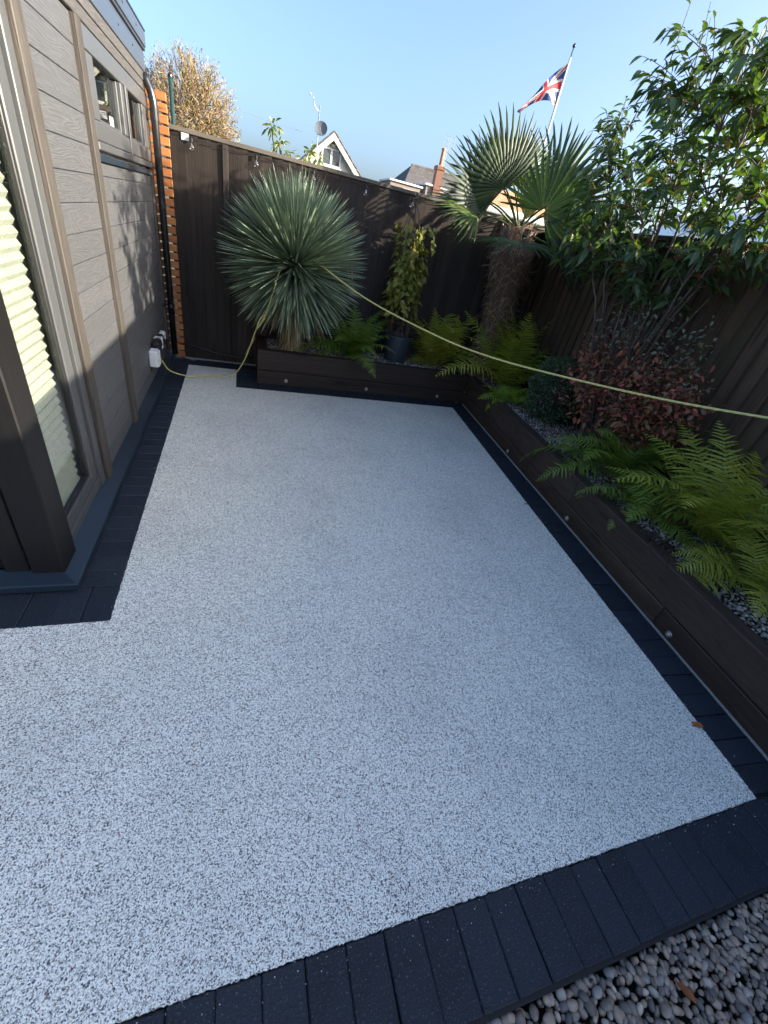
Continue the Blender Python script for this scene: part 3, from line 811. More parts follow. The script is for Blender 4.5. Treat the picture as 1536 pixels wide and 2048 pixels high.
def frond_mesh(mat, L, arch, wid, seed, pairs=27):
    """a fern frond: rachis arching along +Y, toothed pinnae on both sides; origin at its foot"""
    rs = np.random.default_rng(seed); V = []; F = []; T = []
    ts = np.linspace(0, 1, 40)
    # rachis: starts steep, arches over
    ang = math.radians(72) - arch*ts**1.25
    dy = np.cos(ang); dz = np.sin(ang)
    yy = np.concatenate([[0], np.cumsum(dy[:-1])])*L/39; zz = np.concatenate([[0], np.cumsum(dz[:-1])])*L/39
    sway = 0.05*L*np.sin(ts*2.2+rs.random()*3)*ts
    pos = np.stack([sway, yy, zz], 1); tan = nrm(np.gradient(pos, axis=0))
    mb_v = []; r0 = 0.0034
    base = 0
    for i in range(0, 40, 3):
        s = np.array([1, 0, 0]); nn = np.cross(s, tan[i]); r = r0*(1-0.8*ts[i])
        for a in (0, 2.09, 4.19): V.append(pos[i]+(s*math.cos(a)+nn*math.sin(a))*r); T.append(0.75)
    ns = len(range(0, 40, 3))
    for i in range(ns-1):
        for k in range(3): F.append((3*i+k, 3*i+(k+1) % 3, 3*i+3+(k+1) % 3, 3*i+3+k))
    tl = 0.25+0.5*rs.random()
    for j in range(pairs):
        t = 0.13 + 0.86*j/(pairs-1)
        prof = min(1.0, (t-0.05)/0.28)**0.8*(1-max(0, (t-0.42))/0.60)**0.85
        pl = max(0.008, wid*L*prof)
        f = t*39; i0 = int(min(38, f)); w = f-i0
        p = pos[i0]*(1-w)+pos[i0+1]*w; tg = tan[i0]
        nn = np.cross(np.array([1, 0, 0]), tg)
        for sd in (-1, 1):
            ax = nrm(np.array([sd, 0, 0])*1.0 + tg*(0.30+0.25*t+rs.normal()*0.09) + nn*(0.16+rs.normal()*0.14))
            up = nrm(nn - ax*np.dot(nn, ax)); sdv = np.cross(ax, up)
            hw = L*0.0132*(0.55+0.45*prof); tint = np.clip(tl+rs.normal()*0.16, 0, 1)
            segs = 8; b0 = len(V)
            for q in range(segs+1):
                u = q/segs
                tooth = 1.0 if q % 2 == 0 else 0.62
                ww = hw*tooth*(1-u**1.8)*1.05 + 0.0006
                c = p + ax*pl*u - up*pl*0.22*u*u - np.array([0, 0, 1])*pl*0.10*u*u
                V += [c - sdv*ww, c + up*ww*0.25, c + sdv*ww]; T += [tint]*3
            for q in range(segs):
                a = b0+3*q; F += [(a, a+1, a+4, a+3), (a+1, a+2, a+5, a+4)]
    return mesh_np('frond', np.array(V), np.array(F), mat, T, True)
FM = {}
def fern(label, loc, kind, L, count, tilt=(0.0, 0.55), az0=0.0, spread=6.283, seed=1, archs=(1.2, 2.0), wid=0.25):
    rs = random.Random(seed)
    key = (kind, round(L, 2), archs)
    if key not in FM:
        FM[key] = [frond_mesh(FERN[kind], L*rs.uniform(0.85, 1.1), archs[0]+(archs[1]-archs[0])*q/4, wid*rs.uniform(0.9, 1.1), seed*10+q) for q in range(5)]
    f = thing('fern', label, 'fern', loc, 'ferns in the planters')
    for k in range(count):
        az = az0 + spread*(k/count) + rs.uniform(-0.25, 0.25)
        tl = rs.uniform(*tilt); s = rs.uniform(0.72, 1.08)
        Mx = Matrix.Translation((loc[0]+rs.uniform(-0.03, 0.03), loc[1]+rs.uniform(-0.03, 0.03), loc[2])) @ Matrix.Rotation(az, 4, 'Z') @ Matrix.Rotation(-tl, 4, 'X') @ Matrix.Rotation(rs.uniform(-0.3, 0.3), 4, 'Y') @ Matrix.Scale(s, 4)
        place('frond', rs.choice(FM[key]), f, Mx)
    for k in range(1):       # a browned old frond lying low
        kb = ('brown', key[1])
        if kb not in FM: FM[kb] = [frond_mesh(FERN['brown'], L*0.8, 2.3, wid*0.7, seed+77)]
        az = rs.uniform(-0.9, 0.9)
        place('frond', FM[kb][0], f, Matrix.Translation(loc) @ Matrix.Rotation(az, 4, 'Z') @ Matrix.Rotation(-rs.uniform(0.45, 0.6), 4, 'X') @ Matrix.Scale(0.75, 4))
    return f
fern('dark green fern spilling over the back planter beneath the yucca', (1.13, 4.58, 0.27), 'green', 0.70, 24, (-0.3, 0.62), seed=3, archs=(0.9, 2.0))
fern('yellow-green fern between the plastic pot and the palm trunk', (2.20, 4.64, 0.27), 'lime', 0.78, 28, (-0.35, 0.6), seed=5, archs=(0.8, 1.9))
fern('tall yellow-green fern in front of the palm trunk', (2.80, 4.02, 0.27), 'lime', 1.04, 26, (-0.38, 0.45), seed=8, archs=(0.5, 1.6))
fern('small bright lime fern at the planter edge beside the box ball', (2.64, 3.66, 0.26), 'bright', 0.42, 20, (0.0, 0.75), seed=11, archs=(1.2, 2.0))
fern('broad green fern below the red-leaved shrub', (2.70, 2.10, 0.29), 'green', 0.80, 24, (-0.2, 0.75), seed=13, archs=(0.9, 1.9))
fern('large upright green fern nearest the front of the side planter', (2.72, 1.34, 0.29), 'lime', 0.86, 22, (-0.3, 0.6), seed=21, archs=(0.7, 1.8))
fern('small green fern leaning over the gravel between two larger ferns', (2.50, 1.66, 0.29), 'green', 0.50, 14, (0.1, 0.8), seed=17, archs=(1.1, 2.0))
fern('low fern drooping over pebbles at the near end of the side planter', (2.56, 0.96, 0.29), 'lime', 0.62, 18, (0.05, 0.85), seed=25, archs=(1.4, 2.2))

# ---------------------------------------------------------------- fan palm
M['palm'] = leafmat('palm_green', [(0.0, (0.009, 0.022, 0.009)), (0.5, (0.019, 0.040, 0.013)), (0.85, (0.060, 0.095, 0.024)), (1.0, (0.22, 0.24, 0.04))], 0.48, 0.16, (1.2, 1.3, 0.4), 0.3)
M['fibre'] = leafmat('palm_fibre', [(0.0, (0.085, 0.050, 0.034)), (0.6, (0.25, 0.165, 0.115)), (1.0, (0.42, 0.31, 0.235))], 0.85, 0.05, (1, 1, 0.8), 0.2)
pm = thing('fan_palm', 'fan palm with hairy brown trunk standing in the fence corner', 'palm', (2.84, 4.60, 0.27))
def fan_mesh(R, seed, spread=2.35, tint=0.5, nseg=38, cup=0.22, rag=0.5):
    rs = np.random.default_rng(seed); V = []; F = []; T = []
    for j in range(nseg):
        a = -spread + 2*spread*j/(nseg-1); da = spread/(nseg-1)*0.98
        Rj = R*(0.80+0.20*math.cos(a*0.55))*(1+rs.normal()*0.03)
        jo = (0.40+0.10*math.cos(a*0.7))*Rj       # blade is joined up to here
        tj = np.clip(tint+rs.normal()*0.10, 0, 1)
        b0 = len(V); dr = rs.random()*rag
        for (t, mode) in ((0.03, 0), (0.25, 0), (jo/Rj, 0), (jo/Rj*0.35+0.65*0.8, 1), (0.9, 2), (1.0, 3)):
            r = Rj*t
            hw = {0: r*math.tan(da), 1: jo*math.tan(da)*0.80, 2: jo*math.tan(da)*0.45, 3: 0.0012}[mode]
            dirv = np.array([math.sin(a), math.cos(a), 0]); sv = np.array([math.cos(a), -math.sin(a), 0])
            z = -cup*r*(t**1.6)*(0.55+0.45*abs(math.sin(a))) - dr*max(0, t-0.62)**2*Rj*2.2
            pleat = hw*0.55
            c = dirv*r + np.array([0, 0, z])
            V += [c - sv*hw, c + np.array([0, 0, pleat]), c + sv*hw]; T += [tj]*3
        for q in range(5):
            k = b0+3*q; F += [(k, k+1, k+4, k+3), (k+1, k+2, k+5, k+4)]
    return mesh_np('fan', np.array(V), np.array(F), M['palm'], T, False)
CR = Vector((2.66, 4.50, 1.74)); cam_dir = Vector((-0.40, -0.92, 0.0))
PALM = [((2.28, 4.33, 2.03), (1.94, 4.30, 2.33), 0.50, 0.5, 0.25, 1.65), ((2.60, 4.10, 1.92), (2.72, 3.96, 2.24), 0.52, 0.62, 0.6, 2.05),
        ((2.52, 4.66, 2.10), (2.50, 4.72, 2.48), 0.46, 0.42, 0.1, 1.4), ((2.92, 4.56, 2.12), (3.30, 4.48, 2.30), 0.58, 0.42, 0.15, 1.75),
        ((2.14, 4.40, 1.90), (1.72, 4.28, 2.02), 0.48, 0.3, 0.35, 1.5), ((2.05, 4.30, 1.79), (1.60, 4.12, 1.80), 0.46, 0.80, 0.9, 0.95),
        ((2.48, 4.13, 1.66), (2.44, 3.72, 1.62), 0.46, 0.6, 1.5, 1.9), ((3.05, 4.18, 1.62), (3.42, 3.98, 1.54), 0.44, 0.55, 1.0, 1.2),
        ((3.10, 4.70, 2.04), (3.52, 4.75, 2.26), 0.52, 0.3, 0.4, 1.3), ((2.60, 4.34, 1.84), (2.57, 4.32, 2.12), 0.34, 0.99, 0.2, 0.65),
        ((2.95, 4.40, 1.84), (3.32, 4.28, 1.80), 0.46, 0.45, 0.8, 1.4), ((2.40, 4.74, 1.94), (2.08, 4.88, 2.00), 0.44, 0.25, 0.5, 1.3),
        ((2.82, 4.22, 1.95), (3.06, 3.98, 2.14), 0.46, 0.35, 0.5, 1.5), ((2.36, 4.52, 2.02), (2.22, 4.50, 2.32), 0.42, 0.3, 0.3, 1.3),
        ((2.84, 4.80, 2.10), (3.05, 5.05, 2.36), 0.48, 0.35, 0.4, 1.3)]
for k, (h, tip, Rf, tn, lay_, spr) in enumerate(PALM):
    h = Vector(h); ax = Vector(tip)-h
    nv = cam_dir*(1-lay_*0.45) + Vector((0, 0, 1))*lay_
    e = bpy.data.objects.new('palm_leaf', None); e.empty_display_size = 0.05; link(e, pm)
    me = fan_mesh(Rf*1.1, 100+k, spr, tn, int(9+11*spr), 0.08+0.08*random.random(), 0.25)
    place('fan', me, e, basis(h, ax, nv))
    mid = (CR+h)/2 + Vector((0, 0, 0.07)) + (h-CR).cross(Vector((0,0,1)))*0.05
    MB().tube(bez(CR, mid, h+ax.normalized()*0.04, 9), [0.013, 0.012, 0.011, 0.010, 0.009, 0.0085, 0.008, 0.007, 0.004], 6, tint=0.8).build('petiole', M['palm'], e, smooth=True)
tp = bez((2.86, 4.62, 0.22), (2.80, 4.58, 1.0), (2.64, 4.50, 1.80), 14)
rad = [0.205+0.035*math.sin(i*0.62+0.4)+0.012*math.sin(i*2.2) for i in range(14)]; rad[-1] = 0.10; rad[-2] = 0.18
MB().tube(tp, rad, 18, tint=0.12).build('trunk', M['fibre'], pm, smooth=True)
k = 3400; u = RNG.random(k)**0.9; a = RNG.random(k)*6.283
ip = np.clip(u*13, 0, 12.99); i0 = ip.astype(int); w = (ip-i0)[:, None]
tpn = np.array([p[:] for p in tp]); rn = np.array(rad)
c = tpn[i0]*(1-w)+tpn[i0+1]*w; rr = rn[i0]*(1-w[:, 0])+rn[i0+1]*w[:, 0]
out = np.stack([np.cos(a), np.sin(a), np.zeros(k)], 1); tanv = np.stack([-np.sin(a), np.cos(a), np.zeros(k)], 1)
Af = tanv*RNG.normal(scale=0.75, size=(k, 1)) + np.array([0, 0, 1.0])*RNG.normal(loc=-0.25, scale=0.8, size=(k, 1)) + out*(0.22+0.15*RNG.random((k, 1)))
np_obj('trunk_fibre', [leaf_np(c+out*rr[:, None]*0.98, Af, out, 0.06+0.09*RNG.random(k), 0.0018+0.003*RNG.random(k)**3, LEAF4, 0.1, 0.75, RNG.random(k))], M['fibre'], pm)
# old leaf bases under the crown
k = 90; a = RNG.random(k)*6.283; ob = np.stack([np.cos(a), np.sin(a), 0.9+0.6*RNG.random(k)], 1)
np_obj('leaf_bases', [leaf_np(np.array(CR)+np.stack([0.11*np.cos(a), 0.11*np.sin(a), -0.22+0.2*RNG.random(k)], 1), ob, np.stack([np.cos(a), np.sin(a), 0*a], 1), 0.13+0.12*RNG.random(k), 0.010, LEAF4, 0.2, 0.5, 0.5+0.5*RNG.random(k))], M['fibre'], pm)
sl = thing('solar_light', 'small black solar light clipped to the palm below its leaves', 'light', (2.58, 4.24, 1.70))
MB().bbox((2.56, 4.225, 1.715), (2.63, 4.245, 1.775), 0.004, None).build('solar_panel', M['black'], sl)
MB().bbox((2.575, 4.246, 1.66), (2.615, 4.28, 1.74), 0.004).build('lamp_body', M['black'], sl)

# ---------------------------------------------------------------- cotoneaster
M['bark'] = wood('grey_brown_bark', (0.045, 0.034, 0.026), (0.16, 0.125, 0.095), 'Z', 0.85, 0.4, knots=False)
M['coto'] = leafmat('cotoneaster_leaf', [(0.0, (0.032, 0.070, 0.028)), (0.45, (0.058, 0.108, 0.042)), (0.85, (0.105, 0.155, 0.052)), (0.95, (0.10, 0.12, 0.03)), (1.0, (0.22, 0.15, 0.035))], 0.30, 0.30, (1.6, 1.7, 0.35), 0.55)
M['berry'] = plain('red_berries', (0.34, 0.025, 0.020), 0.3, var=0.25, scale=200)
ct = thing('cotoneaster', 'tall leafy cotoneaster with red berries leaning over the side fence', 'tree', (2.80, 2.66, 0.27))
B0 = Vector((2.80, 2.66, 0.25)); stems = []
tips = [(2.72,3.62,2.30),(2.62,3.45,1.86),(2.92,3.35,2.60),(2.80,3.05,2.88),(2.70,2.75,2.72),(3.05,2.80,2.70),(2.62,2.45,2.55),(2.90,2.45,2.70),(2.60,2.2,2.3),(2.95,2.15,2.45),(2.70,2.05,2.1),(3.10,3.3,2.2),(2.52,2.75,1.85),(2.60,2.15,1.95),(3.2,2.2,2.3),(2.95,3.75,2.15)]
smb = MB()
for t in tips:
    t = Vector(t); hgt = t.z-B0.z
    mid = Vector((B0.x+(t.x-B0.x)*0.30+random.uniform(-.08,.08), B0.y+(t.y-B0.y)*0.30+random.uniform(-.1,.1), B0.z+hgt*0.62))
    pts = bez(B0+Vector((random.uniform(-.05,.05), random.uniform(-.07,.07), 0)), mid, t, 12)
    pts = [p+Vector((random.gauss(0,.012), random.gauss(0,.012), 0))*(1 if 0 < i < 11 else 0) for i, p in enumerate(pts)]
    smb.tube(pts, [0.0105*(1-0.8*i/11)+0.002 for i in range(12)], 6); stems.append(pts)
sn = np.array([[q[:] for q in s[4:]] for s in stems]).reshape(-1, 3)
LP, LA, LN, LL, LT = [], [], [], [], []; berries = []
def inside_crown(p):
    y, z, x = p[1], p[2], p[0]
    top = 2.86 - 0.62*max(0, y-3.2) - 0.35*max(0, 2.5-y)
    bot = 1.46 + 0.30*max(0, y-3.1) + 0.42*max(0, 2.6-y)
    return bot < z < top and abs(x-2.82) < 0.46*math.sqrt(max(0.0, 1-((y-2.87)/1.08)**2)) + 0.02 and 1.8 < y < 3.95
cnt = 0
while cnt < 500:
    p = np.array([random.uniform(2.3, 3.35), random.uniform(1.8, 3.95), random.uniform(1.3, 2.9)])
    if not inside_crown(p): continue
    # leave airy holes
    if math.sin(p[1]*7.3+p[0]*4)*math.sin(p[2]*8.1+1.3) > 0.34: continue
    d = np.linalg.norm(sn-p - np.array([0, 0, -0.12]), axis=1); s = sn[d.argmin()]
    cnt += 1
    v = p-s; Lv = np.linalg.norm(v)
    if Lv > 0.75: continue
    mid = (Vector(s)+Vector(p))/2 + Vector((0, 0, 0.10*Lv)); tw = bez(s, mid, Vector(p)+Vector((0,0,-0.03)), 7)
    smb.tube(tw, [0.0042*(1-0.65*i/6) for i in range(7)], 4, cap=False)
    nl = random.randint(9, 13)
    for j in range(nl):
        t = 0.28+0.72*j/(nl-1); f = t*6; a = int(min(5, f)); q = tw[a].lerp(tw[a+1], f-a)
        td = (tw[a+1]-tw[a]).normalized()
        sd = Vector((random.gauss(0,1), random.gauss(0,1), random.gauss(0.1,0.6))); sd = (sd - td*sd.dot(td)).normalized()
        ax = td*random.uniform(0.35, 0.9) + sd*(1.0 if j < nl-2 else 0.3) + Vector((0,0,-0.25))
        LP.append(q[:]); LA.append(ax[:]); LN.append((Vector((0,0,1))+Vector((random.gauss(0,.4),random.gauss(0,.4),0)))[:]); LL.append(random.uniform(0.066, 0.112)*random.choice((1.0, 1.0, 1.1, .85, .65, .5))); LT.append(min(1, max(0, random.gauss(0.45, 0.22))) if random.random() > 0.02 else 0.99)
    if random.random() < 0.16 and 1.5 < p[2] < 2.55: berries.append(np.array(tw[4][:]))
# upright water shoots on top
for _ in range(26):
    y = random.uniform(2.3, 3.75); x = random.uniform(2.55, 3.05); zt = 2.76 - 0.62*max(0, y-3.2)
    s = Vector((x, y, zt-0.25)); t = s+Vector((random.uniform(-.12,.05), random.uniform(-.08,.16), random.uniform(.28,.46)))
    tw = bez(s, s.lerp(t, .5)+Vector((0,0,.05)), t, 6); smb.tube(tw, [0.004,0.0036,0.003,0.0026,0.002,0.0015], 4, cap=False)
    for j in range(8):
        q = tw[int(j*5/8)].lerp(tw[min(5, int(j*5/8)+1)], random.random()); an = random.uniform(0, 6.28)
        LP.append(q[:]); LA.append((math.cos(an), math.sin(an), random.uniform(0.1, 1.1))); LN.append((0.1, 0.1, 1)); LL.append(random.uniform(.05,.10)); LT.append(random.gauss(.5,.2))
smb.build('stems', M['bark'], ct, smooth=True)
LL = np.array(LL)
np_obj('crown', [leaf_np(LP, LA, LN, LL, LL*0.185, LEAF5, 0.30, 0.45, np.clip(LT, 0, 1))], M['coto'], ct)
bv, bf_ = stone_template(1); BV = []; BF = []
for p in berries:
    for j in range(random.randint(6, 14)):
        BF.append(bf_+len(bv)*len(BV)); BV.append(bv*random.uniform(0.0042, 0.0055)+p+RNG.normal(scale=0.012, size=3)+np.array([-0.01, -0.015, -0.005]))
me = mesh_np('berries', np.concatenate(BV)-np.array(ORG[ct.name]), np.concatenate(BF), M['berry'])
bo = link(bpy.data.objects.new('berries', me), ct); bo['kind'] = 'stuff'

# ---------------------------------------------------------------- red-leaved shrub
M['redleaf'] = leafmat('autumn_shrub_leaf', [(0.0, (0.13, 0.15, 0.105)), (0.28, (0.21, 0.22, 0.145)), (0.34, (0.17, 0.115, 0.06)), (0.6, (0.28, 0.115, 0.06)), (0.85, (0.44, 0.12, 0.08)), (1.0, (0.55, 0.14, 0.12))], 0.5, 0.25, (1.3, 1.0, 0.7))
rs_ = thing('autumn_shrub', 'rounded shrub with red and bronze leaves between box ball and fence', 'shrub', (2.74, 2.42, 0.27))
sm = MB(); P_l, A_l, T_l = [], [], []
for k in range(210):
    d = Vector((random.gauss(0, .62), random.gauss(0, .85), random.uniform(0.12, 1.0))); d.normalize()
    e = Vector((2.76, 2.45, 0.86)) + Vector((d.x*0.33, d.y*0.70, (d.z-0.25)*0.98))*random.uniform(0.72, 1.02)
    s = Vector((2.76+random.gauss(0,.04), 2.45+random.gauss(0,.05), 0.26)); mid = s.lerp(e, .45)+Vector((0, 0, 0.12))
    tw = bez(s, mid, e, 9); tw = [p+Vector((random.gauss(0,.008),)*3) if 1 < i < 8 else p for i, p in enumerate(tw)]
    sm.tube(tw, [0.004*(1-.7*i/8) for i in range(9)], 4, cap=False)
    for j in range(19):
        t = 0.42+0.58*j/18; f = t*8; a = int(min(7, f)); q = tw[a].lerp(tw[a+1], f-a)+Vector((random.gauss(0,.03), random.gauss(0,.03), random.gauss(0,.025)))
        P_l.append(q[:]); A_l.append((random.gauss(0,1), random.gauss(0,1), random.gauss(-.2,.5)))
        h = q.z + random.gauss(0, .09)
        T_l.append(random.uniform(0.0, 0.28) if h > 1.12 else min(1, max(.32, random.gauss(0.62, 0.20))))
nl = len(P_l); T_l = np.array(T_l); sz = np.where(T_l < 0.3, 0.028, 0.040)*(0.7+0.6*RNG.random(nl))
sm.build('twigs', M['bark'], rs_, smooth=True)
np_obj('leaves', [leaf_np(P_l, A_l, rdir(nl, 1.6), sz, sz*0.27, LEAF4, 0.2, 0.3, T_l)], M['redleaf'], rs_)

# ---------------------------------------------------------------- box ball
M['box'] = leafmat('box_leaf', [(0.0, (0.030, 0.058, 0.032)), (0.6, (0.065, 0.115, 0.055)), (1.0, (0.11, 0.17, 0.075))], 0.4, 0.15, (1.2, 1.3, 0.5))
bb = thing('box_ball', 'clipped dark green box ball beside the red-leaved shrub', 'shrub', (2.80, 3.20, 0.27))
nb = 9500; D = rdir(nb); D[:, 2] = np.where(D[:, 2] < -0.85, -D[:, 2], D[:, 2]); D = nrm(D)
lump = 1+0.05*np.sin(D[:, 0]*7+1)*np.sin(D[:, 1]*6+2)+0.04*np.sin(D[:, 2]*11)
rr = (0.80+0.22*RNG.random(nb)**0.6)*lump
Pb = np.array([2.80, 3.20, 0.575]) + D*rr[:, None]*np.array([0.265, 0.265, 0.315])
np_obj('leaves', [leaf_np(Pb, D+RNG.normal(scale=0.8, size=(nb, 3)), rdir(nb, 0.6), 0.015+0.008*RNG.random(nb), 0.0048, LEAF3, 0.15, 0.1, np.clip(RNG.normal(0.5, .25, nb), 0, 1))], M['box'], bb)
MB().lathe((2.80, 3.20, 0.575), [(0.05, -0.30), (0.13, -0.22), (0.20, -0.05), (0.19, 0.10), (0.10, 0.23), (0.01, 0.26)], 14).build('dark_core', M['soil'], bb, smooth=True)  # solid dark core added inside, seen between the leaves
MB().tube([(2.80, 3.20, 0.25), (2.80, 3.20, 0.33)], 0.015, 8).build('stem', M['bark'], bb)

# small dark creeping plant over the sleeper, dry leaves under the tall fern
M['creeper'] = leafmat('dark_creeper', [(0.0, (0.020, 0.014, 0.012)), (1.0, (0.065, 0.035, 0.026))], 0.6, 0.1, (1, 1, 0.8))
cr_ = thing('creeping_plant', 'sparse dark purple creeper trailing over the side planter edge', 'plant', (2.34, 1.28, 0.30))
cp = MB(); P_l, A_l = [], []
for k in range(9):
    pts = bez((2.36+random.gauss(0,.02), 1.26+random.gauss(0,.05), 0.275), (2.28, 1.30+random.gauss(0,.05), 0.40), (2.19+random.uniform(-.05,.05), 1.36+random.gauss(0,.10), 0.335), 8)
    cp.tube(pts, 0.0018, 4, cap=False)
    for q in pts[1:]:
        for _ in range(5): P_l.append((q+Vector((random.gauss(0,.008),)*3))[:]); A_l.append((random.gauss(0,1), random.gauss(0,1), random.gauss(.3,.5)))
cp.build('runners', M['creeper'], cr_)
np_obj('leaves', [leaf_np(P_l, A_l, rdir(len(P_l), 1), 0.016, 0.004, LEAF3, 0.1, 0.3)], M['creeper'], cr_)

# ---------------------------------------------------------------- potted climber on a wire obelisk
PC = Vector((1.67, 4.67, 0.27))
M['potplastic'] = plain('slate_plastic_pot', (0.030, 0.040, 0.052), 0.45, var=0.08)
M['rust'] = plain('rusted_wire', (0.10, 0.062, 0.043), 0.7, var=0.3)
pot = thing('plant_pot', 'dark slate plastic pot standing in the back planter', 'pot', PC)
MB().lathe(PC, [(0.105, 0.0), (0.112, 0.005), (0.150, 0.285), (0.160, 0.287), (0.162, 0.318), (0.152, 0.320), (0.146, 0.28), (0.144, 0.27)], 32).build('pot_body', M['potplastic'], pot, smooth=False)
MB().lathe(PC, [(0.143, 0.268), (0.143, 0.2745), (0.05, 0.283), (0.005, 0.285)], 24).build('compost', M['soil'], pot, smooth=True)
ob = thing('obelisk', 'rusty wire obelisk with finial rising from the pot', 'plant support', (1.67, 4.67, 0.55))
for k in range(7):
    a = k*6.283/7+.2
    pts = [PC+Vector((0.125*math.cos(a), 0.125*math.sin(a), 0.24))]
    for z, r in ((0.5, .135), (0.9, .125), (1.2, .10), (1.32, .075), (1.42, .05), (1.48, .018), (1.53, .012)):
        pts.append(PC+Vector((r*math.cos(a)-0.09*z/1.5, r*math.sin(a), z)))
    MB().tube(pts, 0.0032, 6).build('wire', M['rust'], ob, smooth=True)
for z, r in ((0.45, .136), (0.95, .124)):
    ring = [PC+Vector((r*math.cos(t)-0.09*z/1.5, r*math.sin(t), z)) for t in np.linspace(0, 6.283, 25)]
    MB().tube(ring, 0.003, 5, cap=False).build('ring', M['rust'], ob, smooth=True)
MB().lathe(PC+Vector((-0.092, 0, 1.52)), [(0.004, 0), (0.016, 0.01), (0.018, 0.022), (0.008, 0.034), (0.013, 0.045), (0.013, 0.055), (0.003, 0.068)], 12).build('finial', M['rust'], ob, smooth=True)
M['climber'] = leafmat('climber_leaf', [(0.0, (0.11, 0.14, 0.025)), (0.5, (0.22, 0.24, 0.042)), (0.85, (0.36, 0.33, 0.07)), (1.0, (0.17, 0.095, 0.035))], 0.45, 0.35, (1.2, 1.2, 0.5))
cl = thing('climber', 'yellowing twining climber growing up the wire obelisk', 'climber', PC+Vector((0, 0, 0.28)))
cm = MB(); P_l, A_l, N_l = [], [], []
HEART = [(0, 0.55), (0.12, 0.95), (0.35, 1.0), (0.65, 0.62), (1.0, 0.04)]
for k in range(30):
    a0 = random.uniform(0, 6.28); tw = random.uniform(2, 6)*random.choice((-1, 1)); top = random.uniform(0.8, 1.40); pts = []
    for i in range(18):
        z = 0.27+(top-0.27)*i/17; r = (0.13-0.055*z/1.5)*random.uniform(.85, 1.2); a = a0+tw*z
        pts.append(PC+Vector((r*math.cos(a)-0.09*z/1.5, r*math.sin(a), z)))
    cm.tube(pts, random.uniform(.0015, .003), 4, cap=False)
    for i in range(6, 18):
        if random.random() < 0.85:
            q = pts[i]; o = Vector((q.x-PC.x+0.06*q.z, q.y-PC.y, 0)).normalized()
            for _ in range(random.randint(1, 3)):
                P_l.append((q+o*random.uniform(.0, .05)+Vector((random.gauss(0,.02), random.gauss(0,.02), random.gauss(0,.02))))[:])
                A_l.append((o+Vector((random.gauss(0,.6), random.gauss(0,.6), random.uniform(-1.2, 0))))[:]); N_l.append((o*0.8+Vector((random.gauss(0,.3), random.gauss(0,.3), .8)))[:])
for side, zz_ in ((0.24, 1.12), (0.19, 1.0), (0.22, 0.85), (0.2, 1.2), (-0.2, 0.72), (0.16, 1.25)):     # loose side shoots
    s = PC+Vector((-0.05, 0, zz_)); e = s+Vector((side, -0.05, random.uniform(-.05, .1))); tw = bez(s, s.lerp(e, .5)+Vector((0, -.03, .07)), e, 7); cm.tube(tw, .0016, 4, cap=False)
    for q in tw[2:]:
        P_l.append((q+Vector((random.gauss(0,.012),)*3))[:]); A_l.append((random.gauss(0,1), -.5, random.uniform(-1, 0))); N_l.append((0, -.7, .7))
cm.build('vines', M['rust'], cl, smooth=True)
nl = len(P_l); sz = 0.042+0.034*RNG.random(nl); tt = np.clip(RNG.normal(.5, .25, nl), 0, .9)
np_obj('leaves', [leaf_np(P_l, A_l, N_l, sz, sz*0.36, HEART, 0.25, 0.35, tt)], M['climber'], cl)
# ================================================================== BEYOND THE FENCE
M['render'] = plain('cream_render', (0.46, 0.44, 0.40), 0.8, var=0.05, scale=6)
M['barge'] = plain('cream_painted_barge', (0.46, 0.42, 0.35), 0.6, var=0.05)
M['upvc'] = plain('white_upvc', (0.55, 0.55, 0.54), 0.35, var=0.03)
def tile_material(name, a, b, sx, sz):
    m = NT(name); br = m.node('ShaderNodeTexBrick'); m.lk(m.coord('Object', (1, 1, 1)), br.inputs['Vector'])
    br.inputs['Scale'].default_value = 1.0; br.inputs['Brick Width'].default_value = sx; br.inputs['Row Height'].default_value = sz
    br.inputs['Mortar Size'].default_value = 0.012
    br.inputs['Color1'].default_value = (*a, 1); br.inputs['Color2'].default_value = (*b, 1); br.inputs['Mortar'].default_value = (*[c*0.45 for c in a], 1)
    m.base(br.outputs['Color']).set(Roughness=0.8); m.bump(br.outputs['Fac'], -0.4, 0.02)
    return m.mat
M['rooftile'] = tile_material('grey_roof_tiles', (0.060, 0.056, 0.054), (0.10, 0.092, 0.088), 0.33, 0.28)
M['brick'] = tile_material('red_brickwork', (0.30, 0.135, 0.085), (0.38, 0.20, 0.13), 0.225, 0.075)
M['orange_tile'] = tile_material('orange_clay_tiles', (0.42, 0.17, 0.085), (0.50, 0.24, 0.13), 0.2, 0.3)
M['boarding'] = tile_material('grey_brown_boarding', (0.19, 0.155, 0.135), (0.22, 0.185, 0.165), 4.0, 0.15)
M['terracotta'] = plain('terracotta', (0.42, 0.17, 0.09), 0.8, var=0.15)
M['galv'] = plain('galvanised_tube', (0.42, 0.43, 0.44), 0.4, 0.8)
M['dishgrey'] = plain('grey_dish', (0.12, 0.13, 0.145), 0.5)
M['darkglass'] = plain('house_window_glass', (0.05, 0.06, 0.065), 0.04, spec=0.9)
M['flatroof'] = plain('pale_flat_roof', (0.55, 0.58, 0.60), 0.6, var=0.06)
